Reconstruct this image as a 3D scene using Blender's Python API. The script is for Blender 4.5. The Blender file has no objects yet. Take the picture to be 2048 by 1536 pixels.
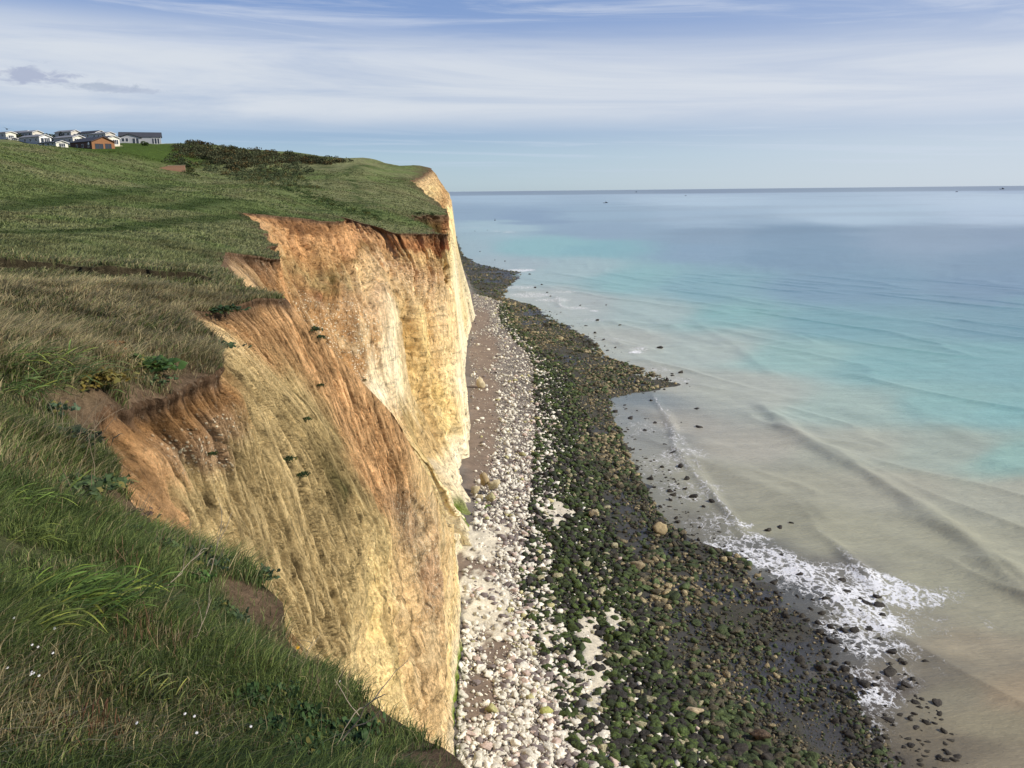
import bpy, bmesh, math
import numpy as np
from mathutils import Matrix, Vector
from mathutils.geometry import delaunay_2d_cdt

RNG = np.random.default_rng(7)
scn = bpy.context.scene
COL = scn.collection
# ------------------------------------------------------------------ camera
F = 1700.0
H = 40.0
PITCH = math.atan(386.2 / F)
TH = math.radians(0.604)
cp, sp = math.cos(PITCH), math.sin(PITCH)
ct, st = math.cos(TH), math.sin(TH)

def ray(px, py):
    dx = (np.asarray(px, float) - 1024) / F
    dy = (np.asarray(py, float) - 768) / F
    x = dx * ct - dy * st
    y = dx * st + dy * ct
    return x, cp - y * sp, -(sp + y * cp)      # world direction per unit of optical depth

def P(px, py, d):
    a, b, c = ray(px, py)
    return np.stack([a * d, b * d, H + c * d], -1) if np.ndim(a) else np.array([a * d, b * d, H + c * d])

def G(px, py, z=0.0):                           # hit with a level plane
    a, b, c = ray(px, py)
    d = (z - H) / c
    return P(px, py, d)

def proj(X, Y, Z):                              # world -> photo pixel
    zz = Z - H
    d = Y * cp - zz * sp
    y = (-(zz) * cp - Y * sp) / d
    x = X / d
    dx = x * ct + y * st
    dy = -x * st + y * ct
    return dx * F + 1024, dy * F + 768, d

cam_d = bpy.data.cameras.new('camera')
cam = bpy.data.objects.new('camera', cam_d)
COL.objects.link(cam)
R_ = Vector((ct, -st * sp, -st * cp))
D_ = Vector((-st, -ct * sp, -ct * cp))
Fw = Vector((0, cp, -sp))
M = Matrix(((R_.x, -D_.x, -Fw.x), (R_.y, -D_.y, -Fw.y), (R_.z, -D_.z, -Fw.z))).to_4x4()
M.translation = Vector((0, 0, H))
cam.matrix_world = M
cam_d.sensor_width = 36.0
cam_d.lens = 36.0 * F / 2048
cam_d.clip_start = 0.1
cam_d.clip_end = 300000
scn.camera = cam

# ------------------------------------------------------------------ noise
def _hash(ix, iy, iz, seed):
    h = (ix.astype(np.int64) * 374761393 + iy.astype(np.int64) * 668265263 + iz.astype(np.int64) * 2147483647 + seed * 1274126177) & 0xFFFFFFFF
    h = ((h ^ (h >> 13)) * 1274126177) & 0xFFFFFFFF
    h = (h ^ (h >> 16)) & 0xFFFFFFFF
    return h / 4294967295.0 * 2 - 1

def vnoise(x, y, z=None, seed=0):
    x = np.asarray(x, float); y = np.asarray(y, float)
    x, y = np.broadcast_arrays(x, y)
    if z is None:
        ix, iy = np.floor(x), np.floor(y)
        fx, fy = x - ix, y - iy
        fx = fx * fx * fx * (fx * (fx * 6 - 15) + 10); fy = fy * fy * fy * (fy * (fy * 6 - 15) + 10)
        o = np.zeros_like(ix)
        a = _hash(ix, iy, o, seed); b = _hash(ix + 1, iy, o, seed)
        c = _hash(ix, iy + 1, o, seed); d = _hash(ix + 1, iy + 1, o, seed)
        return (a + (b - a) * fx) * (1 - fy) + (c + (d - c) * fx) * fy
    z = np.broadcast_to(z, x.shape)
    iz = np.floor(z); fz = z - iz; fz = fz * fz * (3 - 2 * fz)
    def lay(k):
        ix, iy = np.floor(x), np.floor(y)
        fx, fy = x - ix, y - iy
        fx = fx * fx * (3 - 2 * fx); fy = fy * fy * (3 - 2 * fy)
        a = _hash(ix, iy, iz + k, seed); b = _hash(ix + 1, iy, iz + k, seed)
        c = _hash(ix, iy + 1, iz + k, seed); d = _hash(ix + 1, iy + 1, iz + k, seed)
        return (a + (b - a) * fx) * (1 - fy) + (c + (d - c) * fx) * fy
    return lay(0) * (1 - fz) + lay(1) * fz

def fbm(x, y, z=None, o=4, seed=0, gain=0.5, lac=2.03):
    s = 0; a = 1; t = 0
    for i in range(o):
        s = s + a * vnoise(x, y, z, seed + i * 17); t += a
        a *= gain; x = np.asarray(x) * lac + 5.3; y = np.asarray(y) * lac + 1.7
        if z is not None: z = np.asarray(z) * lac + 3.1
    return s / t

def sstep(a, b, x):
    t = np.clip((x - a) / (b - a), 0, 1)
    return t * t * (3 - 2 * t)

# ------------------------------------------------------------------ object helpers
def tag(o, label=None, cat=None, group=None, kind=None):
    if label: o['label'] = label
    if cat: o['category'] = cat
    if group: o['group'] = group
    if kind: o['kind'] = kind
    return o

def mesh_np(name, V, loops, ls, lt, mat, parent=None, col=None, smooth=False, extra=None):
    me = bpy.data.meshes.new(name)
    me.vertices.add(len(V)); me.vertices.foreach_set('co', np.ascontiguousarray(V, np.float32).ravel())
    me.loops.add(len(loops)); me.loops.foreach_set('vertex_index', np.ascontiguousarray(loops, np.int32))
    me.polygons.add(len(ls)); me.polygons.foreach_set('loop_start', np.ascontiguousarray(ls, np.int32))
    me.polygons.foreach_set('loop_total', np.ascontiguousarray(lt, np.int32))
    me.update(calc_edges=True)
    if smooth: me.polygons.foreach_set('use_smooth', np.ones(len(ls), bool))
    if col is not None:
        a = me.attributes.new('Col', 'FLOAT_COLOR', 'POINT')
        a.data.foreach_set('color', np.ascontiguousarray(col, np.float32).ravel())
    for k, v in (extra or {}).items():
        a = me.attributes.new(k, 'FLOAT', 'POINT')
        a.data.foreach_set('value', np.ascontiguousarray(v, np.float32).ravel())
    me.materials.append(mat)
    o = bpy.data.objects.new(name, me); COL.objects.link(o)
    if parent: o.parent = parent
    return o

def mesh_q(name, V, Q, mat, **k):
    Q = np.asarray(Q)
    n = Q.shape[1]
    return mesh_np(name, V, Q.ravel(), np.arange(len(Q)) * n, np.full(len(Q), n), mat, **k)

def gridfaces(nu, nv, flip=False):
    i = np.arange(nu - 1)[:, None] * nv + np.arange(nv - 1)[None, :]
    q = np.stack([i, i + 1, i + nv + 1, i + nv], -1).reshape(-1, 4)
    return q[:, ::-1] if flip else q

# ------------------------------------------------------------------ material helpers
def newmat(name):
    m = bpy.data.materials.new(name); m.use_nodes = True
    nt = m.node_tree; b = nt.nodes['Principled BSDF']
    return m, nt, b

def N(nt, t, **k):
    n = nt.nodes.new(t)
    for a, v in k.items():
        if a.startswith('i_'): n.inputs[a[2:].replace('_', ' ')].default_value = v
        else: setattr(n, a, v)
    return n

def attr_mix(nt, b, s1=0.6, s2=6.0, amt=0.5, attr='Col', rough=0.95, bumps=(), spec=0.15, hue=None):
    """colour attribute modulated by two noises; bumps = ((scale, strength, distance), ...)"""
    at = N(nt, 'ShaderNodeAttribute', attribute_name=attr)
    tc = N(nt, 'ShaderNodeNewGeometry')
    last = at.outputs['Color']
    for s, a in ((s1, amt), (s2, amt)):
        n = N(nt, 'ShaderNodeTexNoise'); n.inputs['Scale'].default_value = s; n.inputs['Detail'].default_value = 8; n.inputs['Roughness'].default_value = .65
        nt.links.new(tc.outputs['Position'], n.inputs['Vector'])
        r = N(nt, 'ShaderNodeMapRange'); r.inputs['From Min'].default_value = .3; r.inputs['From Max'].default_value = .7
        r.inputs['To Min'].default_value = 1 - a; r.inputs['To Max'].default_value = 1 + a * .7
        nt.links.new(n.outputs['Fac'], r.inputs['Value'])
        m = N(nt, 'ShaderNodeVectorMath', operation='SCALE')
        nt.links.new(last, m.inputs[0]); nt.links.new(r.outputs[0], m.inputs['Scale'])
        last = m.outputs[0]
    nt.links.new(last, b.inputs['Base Color'])
    b.inputs['Roughness'].default_value = rough
    b.inputs['Specular IOR Level'].default_value = spec
    nrm = None
    for s, stg, dist in bumps:
        n = N(nt, 'ShaderNodeTexNoise'); n.inputs['Scale'].default_value = s; n.inputs['Detail'].default_value = 8; n.inputs['Roughness'].default_value = .7
        nt.links.new(tc.outputs['Position'], n.inputs['Vector'])
        bp = N(nt, 'ShaderNodeBump'); bp.inputs['Strength'].default_value = stg; bp.inputs['Distance'].default_value = dist
        nt.links.new(n.outputs['Fac'], bp.inputs['Height'])
        if nrm: nt.links.new(nrm, bp.inputs['Normal'])
        nrm = bp.outputs[0]
    if nrm: nt.links.new(nrm, b.inputs['Normal'])
    return last, tc, at

def flat(name, c, rough=.7, spec=.3, noise=.15, scale=3.0, metal=0):
    m, nt, b = newmat(name)
    tc = N(nt, 'ShaderNodeNewGeometry'); n = N(nt, 'ShaderNodeTexNoise'); n.inputs['Scale'].default_value = scale; n.inputs['Detail'].default_value = 6
    nt.links.new(tc.outputs['Position'], n.inputs['Vector'])
    r = N(nt, 'ShaderNodeMapRange'); r.inputs['To Min'].default_value = 1 - noise; r.inputs['To Max'].default_value = 1 + noise
    nt.links.new(n.outputs['Fac'], r.inputs['Value'])
    s = N(nt, 'ShaderNodeVectorMath', operation='SCALE'); s.inputs[0].default_value = c
    nt.links.new(r.outputs[0], s.inputs['Scale']); nt.links.new(s.outputs[0], b.inputs['Base Color'])
    b.inputs['Roughness'].default_value = rough; b.inputs['Specular IOR Level'].default_value = spec; b.inputs['Metallic'].default_value = metal
    return m

# leaf / grass: colour attribute, a little light through the blade
def leafmat(name, rough=.6, trans=.35, spec=.25):
    m, nt, b = newmat(name)
    at = N(nt, 'ShaderNodeAttribute', attribute_name='Col')
    nt.links.new(at.outputs['Color'], b.inputs['Base Color'])
    b.inputs['Roughness'].default_value = rough; b.inputs['Specular IOR Level'].default_value = spec
    tr = N(nt, 'ShaderNodeBsdfTranslucent'); nt.links.new(at.outputs['Color'], tr.inputs['Color'])
    mx = N(nt, 'ShaderNodeMixShader'); mx.inputs[0].default_value = trans
    out = nt.nodes['Material Output']
    nt.links.new(b.outputs[0], mx.inputs[1]); nt.links.new(tr.outputs[0], mx.inputs[2]); nt.links.new(mx.outputs[0], out.inputs['Surface'])
    return m

M_leaf = leafmat('leaf')
M_grass = leafmat('grass_blade', .65, .3, .2)
M_shrub = leafmat('shrub_leaf', .8, .2, .1)

# ------------------------------------------------------------------ cliff face columns (top edge -> foot)
FZ = 2.0
def foot(px, py): return G(px, py, FZ)
def A(*v): return np.array(v, float)
def PP(*l): return [P(*q) for q in l]
C_ = {  # albedo, chalk-speck amount
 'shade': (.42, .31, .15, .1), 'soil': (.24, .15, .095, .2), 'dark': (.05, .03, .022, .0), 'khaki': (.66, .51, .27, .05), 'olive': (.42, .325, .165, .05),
 'orange': (.69, .425, .22, .1), 'brown': (.40, .225, .10, .05), 'brspeck': (.46, .31, .195, 1.3), 'cream': (.84, .67, .35, .1),
 'peach': (.80, .59, .32, .4), 'white': (.88, .80, .60, .2), 'rust': (.30, .13, .06, .05), 'spk': (.42, .25, .115, 1.6), 'grey': (.50, .44, .30, .1),
 'yell': (.76, .58, .26, .1), 'tan': (.66, .47, .26, .3), 'veg_and_shade': (.06, .07, .025, 0), 'pinkch': (.74, .53, .32, .5)}
CR = [(572,597,33.5),(685,722,38),(785,828,44),(850,940,50),(872,1000,55),(892,1060,66),(906,1090,78)]
def VW(top, mid, ft, cl):
    m = PP(*mid); e = m[-1]
    if ft is None: ft = A(e[0] + .9, e[1] + 1.8, FZ)
    elif e[2] > 6: m.append(A(ft[0] * .8 + e[0] * .2 - .35, ft[1] * .88 + e[1] * .12 - .4, min(e[2] - 3, 4 + e[2] * .5)))
    return (P(*top), m, ft, cl)
cols = [
 (A(1.7,-16,38.3), [A(4,-15,28)], A(12,-14,2), [(0,'soil'),(.1,'brown'),(.4,'cream')]),
 (A(1.3,-6,38.25), [A(3.5,-5,28)], A(10,-4,2), [(0,'soil'),(.1,'brown'),(.4,'cream')]),
 (A(.75,0,38.2), [A(1.6,.6,35), A(2.5,1.5,28)], A(8,4,2), [(0,'soil'),(.1,'brown'),(.4,'cream')]),
 (P(945,1545,3.3), [A(.5,3.6,35), A(1.5,5,28)], A(5,12,2), [(0,'soil'),(.1,'brown'),(.4,'cream')]),
 (P(830,1470,4.6), [A(-.2,5.0,34.5), A(0,8,26)], A(3,15,2), [(0,'soil'),(.1,'brown'),(.4,'cream')]),
 (P(700,1370,5.6), [A(-.8,6.6,34), A(-1.4,11,26)], A(1.2,20,2), [(0,'soil'),(.1,'khaki'),(.4,'cream')]),
 (P(640,1345,6.1), [A(-1.3,7.6,34), A(-1.9,13,26)], A(.6,23,2), [(0,'soil'),(.1,'khaki'),(.4,'cream')]),
 (P(572,1290,6.5), [A(-1.9,8.4,34.3), A(-2.6,14,27)], A(.1,26,2), [(0,'soil'),(.06,'khaki'),(.4,'cream')]),
 (P(565,1190,7.1), [A(-2.3,9,34.4), A(-3.2,15,27)], A(-.4,29,2), [(0,'brown'),(.06,'khaki'),(.4,'cream')]),
 (P(440,1115,7.9), [A(-2.9,9.8,34.6), A(-3.7,16,27)], A(-.9,31,2), [(0,'soil'),(.05,'khaki'),(.4,'cream')]),
VW((330,1085,8.6), [(380,1130,9.4),(450,1230,11.5)], None, [(0,'orange'),(.04,'orange'),(.06,'khaki'),(.4,'cream')]),
VW((262,1010,9.4), [(330,1100,10.2),(420,1210,12.5),(500,1320,15)], None, [(0,'orange'),(.06,'orange'),(.085,'khaki'),(.45,'cream')]),
VW((235,930,10.6), [(300,1030,11.3),(400,1150,13.5),(500,1270,17)], None, [(0,'brown'),(.015,'orange'),(.06,'orange'),(.08,'khaki'),(.5,'cream')]),
VW((190,862,12.2), [(290,930,12.7),(380,1060,14.2),(480,1190,17),(560,1300,20.5)], None, [(0,'soil'),(.02,'brown'),(.045,'orange'),(.06,'orange'),(.08,'khaki'),(.5,'cream')]),
VW((300,800,14.3), [(360,880,14.8),(440,1010,16.8),(540,1150,20),(620,1270,24)], None, [(0,'soil'),(.015,'brown'),(.04,'brspeck'),(.07,'khaki'),(.36,'khaki'),(.42,'cream')]),
VW((390,770,16), [(440,850,16.8),(500,960,19),(600,1110,23),(680,1230,28)], None, [(0,'soil'),(.02,'brown'),(.04,'brspeck'),(.065,'brspeck'),(.09,'khaki'),(.42,'khaki'),(.48,'cream'),(1,'cream')]),
VW((445,738,17.6), [(462,775,17.8),(530,900,20.5),(620,1040,25),(700,1160,30)], None, [(0,'soil'),(.03,'brown'),(.07,'khaki'),(.36,'khaki'),(.43,'cream'),(1,'cream')]),
VW((432,690,20.5), [(480,745,21.3),(555,850,24),(640,970,28.5),(720,1100,34)], None, [(0,'khaki'),(.1,'khaki'),(.25,'olive'),(.42,'khaki'),(.48,'cream'),(.8,'cream')]),
VW((405,655,24), [(450,690,24.3),(550,790,27),(650,910,31.5),(735,1040,37.5)], None, [(0,'soil'),(.03,'khaki'),(.2,'olive'),(.33,'veg_and_shade'),(.37,'khaki'),(.45,'cream'),(.7,'yell'),(1,'cream')]),
VW((372,622,27), [(425,645,27),(470,680,27.8),(580,790,30.3),(680,910,34.5),(760,1040,40.5)], None, [(0,'soil'),(.03,'peach'),(.1,'khaki'),(.25,'olive'),(.42,'khaki'),(.48,'cream'),(.56,'tan'),(.62,'cream'),(1,'peach')]),
VW((440,625,29), [(480,650,29.2),(530,710,30.5),(630,820,34),(720,940,38.5),(785,1050,43)], None, [(0,'dark'),(.03,'orange'),(.12,'khaki'),(.22,'olive'),(.3,'orange'),(.42,'orange'),(.5,'peach'),(.62,'tan'),(.8,'peach'),(1,'peach')]),
VW((500,602,30.5), [(530,645,31.2),(600,725,33.5),(690,840,38),(760,950,42.5),(808,1040,46)], None, [(0,'soil'),(.025,'orange'),(.2,'orange'),(.38,'orange'),(.45,'brspeck'),(.55,'peach'),(.7,'tan'),(1,'peach')]),
VW((540,598,32), [(575,650,33),(650,735,36),(740,860,41),(800,965,45),(835,1030,48.5)], None, [(0,'soil'),(.025,'orange'),(.2,'orange'),(.38,'orange'),(.47,'brspeck'),(.6,'brspeck'),(.7,'tan'),(.85,'peach'),(1,'pinkch')]),
VW(CR[0], [(598,632,34.2)]+CR[1:3]+[(838,950,48.5),(852,1010,52)], foot(905,1500), [(0,'soil'),(.025,'orange'),(.35,'orange'),(.48,'peach'),(.6,'brspeck'),(.75,'tan'),(.9,'peach'),(1,'pinkch')]),
VW(CR[0], [(600,633,34.3)]+CR[1:5], foot(908,1440), [(0,'soil'),(.02,'orange'),(.33,'orange'),(.45,'peach'),(.6,'tan'),(.75,'peach'),(1,'cream')]),
VW(CR[0], [(601,634,34.4)]+CR[1:5]+[(880,1025,60)], foot(913,1320), [(0,'soil'),(.02,'orange'),(.33,'orange'),(.45,'peach'),(.6,'cream'),(.75,'tan'),(1,'cream')]),
VW(CR[0], [(602,635,34.5)]+CR[1:6], foot(919,1215), [(0,'soil'),(.02,'orange'),(.33,'orange'),(.45,'peach'),(.6,'cream'),(1,'cream')]),
VW(CR[0], [(603,636,34.6)]+CR[1:7], foot(921,1150), [(0,'soil'),(.02,'orange'),(.3,'orange'),(.45,'peach'),(.6,'cream'),(1,'white')]),
VW(CR[0], [(604,637,34.7)]+CR[1:7], foot(918,1112), [(0,'soil'),(.02,'orange'),(.3,'orange'),(.45,'peach'),(.6,'cream'),(1,'white')]),
 (A(-10.4,34.6,36.2), [A(-10.6,40,31), A(-11,50,22), A(-9,64,13), A(-8,78,6)], A(-5.6,91.5,2), [(0,'soil'),(.1,'brown'),(.4,'cream')]),
 (A(-15,44,36.2), [A(-14.5,47,32), A(-15,58,24), A(-13,72,16), A(-10,84,8)], A(-6.2,93.5,2), [(0,'soil'),(.1,'brown'),(.4,'cream')]),
 (P(452,510,53), PP((505,560,54),(575,640,57)) + [A(-14.5,66,22), A(-12,80,12)], A(-6.6,95,2), [(0,'soil'),(.04,'tan'),(.1,'brown'),(.4,'cream')]),
 (P(500,513,56.5), PP((545,570,57.5),(600,650,61)) + [A(-14.5,72,22), A(-12,84,12)], A(-6.4,96,2), [(0,'soil'),(.05,'brown'),(.2,'brown'),(.4,'cream')]),
 (P(550,516,59), PP((566,570,60.5),(596,640,63),(690,735,68),(770,815,76),(858,935,86)), foot(922,1098), [(0,'soil'),(.03,'orange'),(.3,'orange'),(.5,'peach'),(.7,'cream'),(1,'white')]),
 (P(546,482,72), PP((575,580,74),(608,660,77),(700,750,82),(790,840,87),(875,960,91)), foot(928,1092), [(0,'soil'),(.03,'orange'),(.3,'orange'),(.4,'spk'),(.6,'peach'),(.75,'cream'),(1,'cream')]),
 (P(515,450,90), PP((560,520,88),(600,620,87),(632,690,87),(720,775,89),(800,850,91),(882,970,93)), foot(934,1088), [(0,'soil'),(.03,'tan'),(.08,'orange'),(.2,'brown'),(.33,'spk'),(.6,'spk'),(.75,'cream'),(1,'cream')]),
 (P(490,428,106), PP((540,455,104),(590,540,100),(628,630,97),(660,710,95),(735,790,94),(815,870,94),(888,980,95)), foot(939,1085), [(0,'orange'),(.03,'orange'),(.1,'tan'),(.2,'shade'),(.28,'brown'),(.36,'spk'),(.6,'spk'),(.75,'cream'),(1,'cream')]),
 (P(560,435,109), PP((578,460,108),(622,540,104),(660,630,100),(688,730,98),(752,810,97),(825,890,96),(892,990,97)), foot(943,1081), [(0,'dark'),(.05,'dark'),(.065,'orange'),(.16,'brown'),(.25,'shade'),(.31,'rust'),(.37,'spk'),(.62,'spk'),(.68,'white'),(.8,'cream'),(1,'cream')]),  # dark top rows here and in the next column paint the lip's shade
 (P(630,438,113), PP((644,460,112),(680,540,108.5),(706,640,104.5),(724,750,102),(780,840,100),(845,915,99),(900,1005,98.5)), foot(945,1074), [(0,'dark'),(.05,'dark'),(.065,'orange'),(.16,'shade'),(.24,'veg_and_shade'),(.28,'brown'),(.33,'spk'),(.5,'spk'),(.58,'white'),(.66,'peach'),(.75,'yell'),(1,'cream')]),
 (P(685,443,117), PP((692,460,117),(728,540,112.5),(752,640,108),(765,760,105.5),(800,850,103),(862,930,101),(908,1015,100)), foot(945,1062), [(0,'brown'),(.04,'orange'),(.13,'orange'),(.17,'veg_and_shade'),(.2,'peach'),(.32,'pinkch'),(.45,'spk'),(.55,'white'),(.66,'tan'),(.8,'yell'),(1,'cream')]),
 (P(680,430,128), PP((716,470,124),(752,520,119.5),(780,600,114),(792,700,110),(797,790,107.5),(830,880,105),(885,960,104),(918,1010,103)), foot(945,1045), [(0,'soil'),(.03,'orange'),(.12,'orange'),(.15,'veg_and_shade'),(.18,'peach'),(.35,'pinkch'),(.42,'white'),(.62,'white'),(.7,'shade'),(.85,'shade'),(.93,'cream'),(1,'white')]),
 (P(740,448,127), PP((758,480,125.5),(785,530,121),(812,620,117),(820,740,114),(836,830,111.5),(872,910,110),(912,970,108)), foot(944,1020), [(0,'soil'),(.04,'orange'),(.1,'tan'),(.13,'veg_and_shade'),(.16,'pinkch'),(.3,'peach'),(.38,'shade'),(.78,'shade'),(.87,'cream'),(1,'white')]),
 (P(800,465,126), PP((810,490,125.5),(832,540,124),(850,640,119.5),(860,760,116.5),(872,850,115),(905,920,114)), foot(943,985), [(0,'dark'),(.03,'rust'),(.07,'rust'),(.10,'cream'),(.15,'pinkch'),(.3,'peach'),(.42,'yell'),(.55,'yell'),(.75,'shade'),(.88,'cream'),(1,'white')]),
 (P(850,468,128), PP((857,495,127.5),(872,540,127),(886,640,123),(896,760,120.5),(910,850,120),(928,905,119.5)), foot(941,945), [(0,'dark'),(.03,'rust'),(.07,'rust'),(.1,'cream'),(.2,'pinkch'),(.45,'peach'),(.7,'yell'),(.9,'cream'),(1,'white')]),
 (P(895,469,130), PP((899,495,130),(906,540,130),(916,630,129),(928,740,128),(935,820,127.5)), foot(940,886), [(0,'rust'),(.08,'rust'),(.11,'cream'),(.4,'peach'),(.7,'white'),(1,'white')]),
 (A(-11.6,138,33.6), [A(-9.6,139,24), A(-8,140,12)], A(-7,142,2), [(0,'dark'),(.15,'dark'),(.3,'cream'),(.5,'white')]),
 (P(856,455,150), [A(-14,155,22)], A(-12,158,2), [(0,'dark'),(.3,'dark'),(.5,'cream')]),  # dark colours around the notch paint it as a shaded hollow
 (P(822,437,158), PP((832,442,159)) + [A(-17,164,22)], A(-14,168,2), [(0,'veg_and_shade'),(.3,'dark'),(.4,'cream')]),
 (P(858,432,165), PP((862,440,166)) + [A(-15,170,22)], A(-12,174,2), [(0,'veg_and_shade'),(.3,'veg_and_shade'),(.4,'cream')]),  # dark green of these two notch columns is painted shade
 (P(893,430,172), PP((897,445,172),(905,500,174),(910,600,178)), foot(931,752), [(0,'rust'),(.12,'rust'),(.16,'cream'),(.6,'white')]),
 (P(890,418,205), PP((904,470,205),(914,560,206),(925,650,205)), foot(934,705), [(0,'rust'),(.06,'cream'),(.5,'white')]),
 (P(868,398,225), PP((890,430,222),(908,475,221),(920,560,222),(930,630,224)), foot(938,672), [(0,'soil'),(.05,'cream'),(.5,'grey'),(1,'cream')]),
 (P(818,362,243), PP((845,385,240),(880,410,238),(905,462,236),(925,540,238),(940,605,244)), foot(947,645), [(0,'cream'),(.06,'tan'),(.15,'khaki'),(.28,'brown'),(.34,'cream'),(.6,'grey'),(1,'white')]),
 (P(845,352,262), PP((866,368,258),(890,395,256),(905,450,252),(922,520,252),(941,585,258)), foot(951,636), [(0,'cream'),(.06,'tan'),(.15,'khaki'),(.28,'brown'),(.34,'cream'),(.6,'grey'),(1,'white')]),
 (P(863,339,284), PP((875,352,282),(895,378,279),(904,400,277),(913,500,272),(938,575,274)), foot(951,631), [(0,'orange'),(.05,'tan'),(.2,'brown'),(.3,'tan'),(.36,'cream'),(.6,'grey'),(1,'white')]),
 (P(861,337,292), [A(-24,294,43.5), A(-20,294,39.6), A(-18,294,22)], A(-14,294,2), [(0,'brown'),(.4,'cream')]),
 (A(-48,345,46), [A(-40,345,30)], A(-34,345,2), [(0,'brown'),(.3,'cream')]),
 (A(-150,520,46), [A(-140,520,30)], A(-130,520,2), [(0,'brown'),(.3,'cream')]),
]
NV = 520
NC = len(cols)
# profiles resampled by arclength, rows packed towards the top
tv = np.linspace(0, 1, NV) ** 1.15
prof = []; pcol = []
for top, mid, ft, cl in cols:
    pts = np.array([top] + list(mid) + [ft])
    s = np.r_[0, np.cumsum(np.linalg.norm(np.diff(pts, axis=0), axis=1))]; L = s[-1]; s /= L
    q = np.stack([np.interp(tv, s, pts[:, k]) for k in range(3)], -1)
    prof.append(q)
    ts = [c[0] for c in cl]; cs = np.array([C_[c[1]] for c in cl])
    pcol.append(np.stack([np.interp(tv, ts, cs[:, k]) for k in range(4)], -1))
prof = np.array(prof); pcol = np.array(pcol)
# columns between controls: spacing follows how large the span looks
us = []
for i in range(NC - 1):
    a, b = prof[i], prof[i + 1]
    m = slice(0, NV, 10)
    dist = np.linalg.norm(b[m] - a[m], axis=1)
    dep = np.maximum(np.linalg.norm((a[m] + b[m]) / 2 - A(0, 0, H), axis=1), 6)
    n = int(np.clip(np.max(dist / dep) * 420, 6, 95))
    if 9 <= i <= 22: n = max(n, 66)
    if 23 <= i <= 28: n = max(n, 30)
    us += list(i + np.arange(n) / n)
us = np.array(us + [NC - 1.0])
ui = np.minimum(us.astype(int), NC - 2); uf = (us - ui)[:, None, None]
S = prof[ui] * (1 - uf) + prof[ui + 1] * uf
NU = len(us)
def blur(a, ax, w):
    if w < 1: return a
    k = np.ones(2 * w + 1) / (2 * w + 1)
    pad = [(0, 0)] * a.ndim; pad[ax] = (w, w)
    ap = np.pad(a, pad, mode='edge')
    c = np.cumsum(ap, axis=ax)
    c = np.concatenate([np.zeros_like(np.take(c, [0], ax)), c], ax)
    n = a.shape[ax]
    return (np.take(c, range(2 * w + 1, 2 * w + 1 + n), ax) - np.take(c, range(n), ax)) / (2 * w + 1)
top0 = S[:, 0].copy()
S = blur(blur(S, 0, 4), 1, 6)
S[:, 0] = top0
# metric coordinates on the sheet
step = np.linalg.norm(np.diff(S, axis=0), axis=2)
su = np.r_[0, np.cumsum(np.median(step, axis=1))][:, None] * np.ones((1, NV))
svv = np.concatenate([np.zeros((NU, 1)), np.cumsum(np.linalg.norm(np.diff(S, axis=1), axis=2), axis=1)], 1)
du = np.gradient(S, axis=0); dv = np.gradient(S, axis=1)
nr = np.cross(dv, du); nr /= np.linalg.norm(nr, axis=2, keepdims=True) + 1e-9
if np.mean(nr[..., 0]) < 0: nr = -nr
X, Y, Z = S[..., 0], S[..., 1], S[..., 2]
dep = np.sqrt(X**2 + Y**2 + (H - Z)**2)
U = us[:, None] * np.ones((1, NV))
# geology: clay rills above, blocky chalk below
nearw = sstep(9.5, 10.5, U) * (1 - sstep(28.2, 29, U))
RC = np.where(nearw > .5, Y * 1.05 - X * .12 - .42 * np.minimum(H - Z, 15) - .1 * np.minimum(H - Z, 30), su); RD_ = np.where(nearw > .5, (H - Z) * 1.1, svv)
warp = fbm(RC * .18, RD_ * .10, o=4, seed=3) * np.where(nearw > .5, .9, 2.6)
rl = np.abs(fbm((RC + warp) * 1.15, RD_ * .10, o=4, seed=5, gain=.55)); rl2 = np.abs(fbm((RC + warp * .8) * 2.6, RD_ * .22, o=4, seed=9, gain=.65))
rl4 = np.abs(fbm((RC + warp * .8) * 6.5, RD_ * .8, o=2, seed=19))
rl3 = np.abs(fbm((RC + warp) * .4, RD_ * .05, o=4, seed=11, gain=.55))
patch = (.35 + .65 * sstep(-.25, .25, fbm(RC * .12, RD_ * .08, o=2, seed=13))) * (1 - .55 * sstep(18.5, 20.5, U) * (1 - sstep(29, 30, U)))
rills = -(np.clip(.13 - rl, 0, 1) * np.where(nearw > .5, 2.4 - 1.2 * sstep(18.5, 20.5, U), 1.5) + (np.clip(.13 - rl2, 0, 1) * 2.0 + np.clip(.10 - rl4, 0, 1) * 1.3) * patch * np.where(nearw > .5, 1.8, 1) + np.clip(.16 - rl3, 0, 1) * np.where(U < 28.6, .9, 4.5))
blocky = (fbm(X * .8, Y * .8, Z * .8, o=5, seed=21, gain=.62) * .5 + fbm(np.floor(X * .9 + warp) * 3.3, np.floor(Y * .9) * 3.3, np.floor(Z * 1.3 + warp) * 3.3, o=1, seed=22) * .06)
strata = np.abs((Z * .55 + fbm(X * .1, Y * .1, o=2, seed=2)) % 1 - .5) * .12
flute = fbm(su * .35, svv * .03, o=3, seed=31) * .9 + (1 - np.abs(fbm(su * .16 + warp * .02, Z * .03, o=3, seed=37)) * 3.2) * np.where(U > 33, 1.2, .5) - np.clip(.12 - np.abs(fbm(su * .8 + warp * .1, svv * .05, o=3, seed=39)), 0, 1) * 3
tnorm = svv / svv[:, -1:]
nearface = (U > 9.5) & (U < 28.6)
clay = np.where(U < 28.6, 1 - sstep(.38, .55, tnorm + fbm(su * .2, svv * .1, o=3, seed=8) * .12), 1 - sstep(.25, .4, tnorm + fbm(su * .15, svv * .1, o=3, seed=8) * .08))
amp = np.where(U < 9.5, .5, 1.0)
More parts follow.
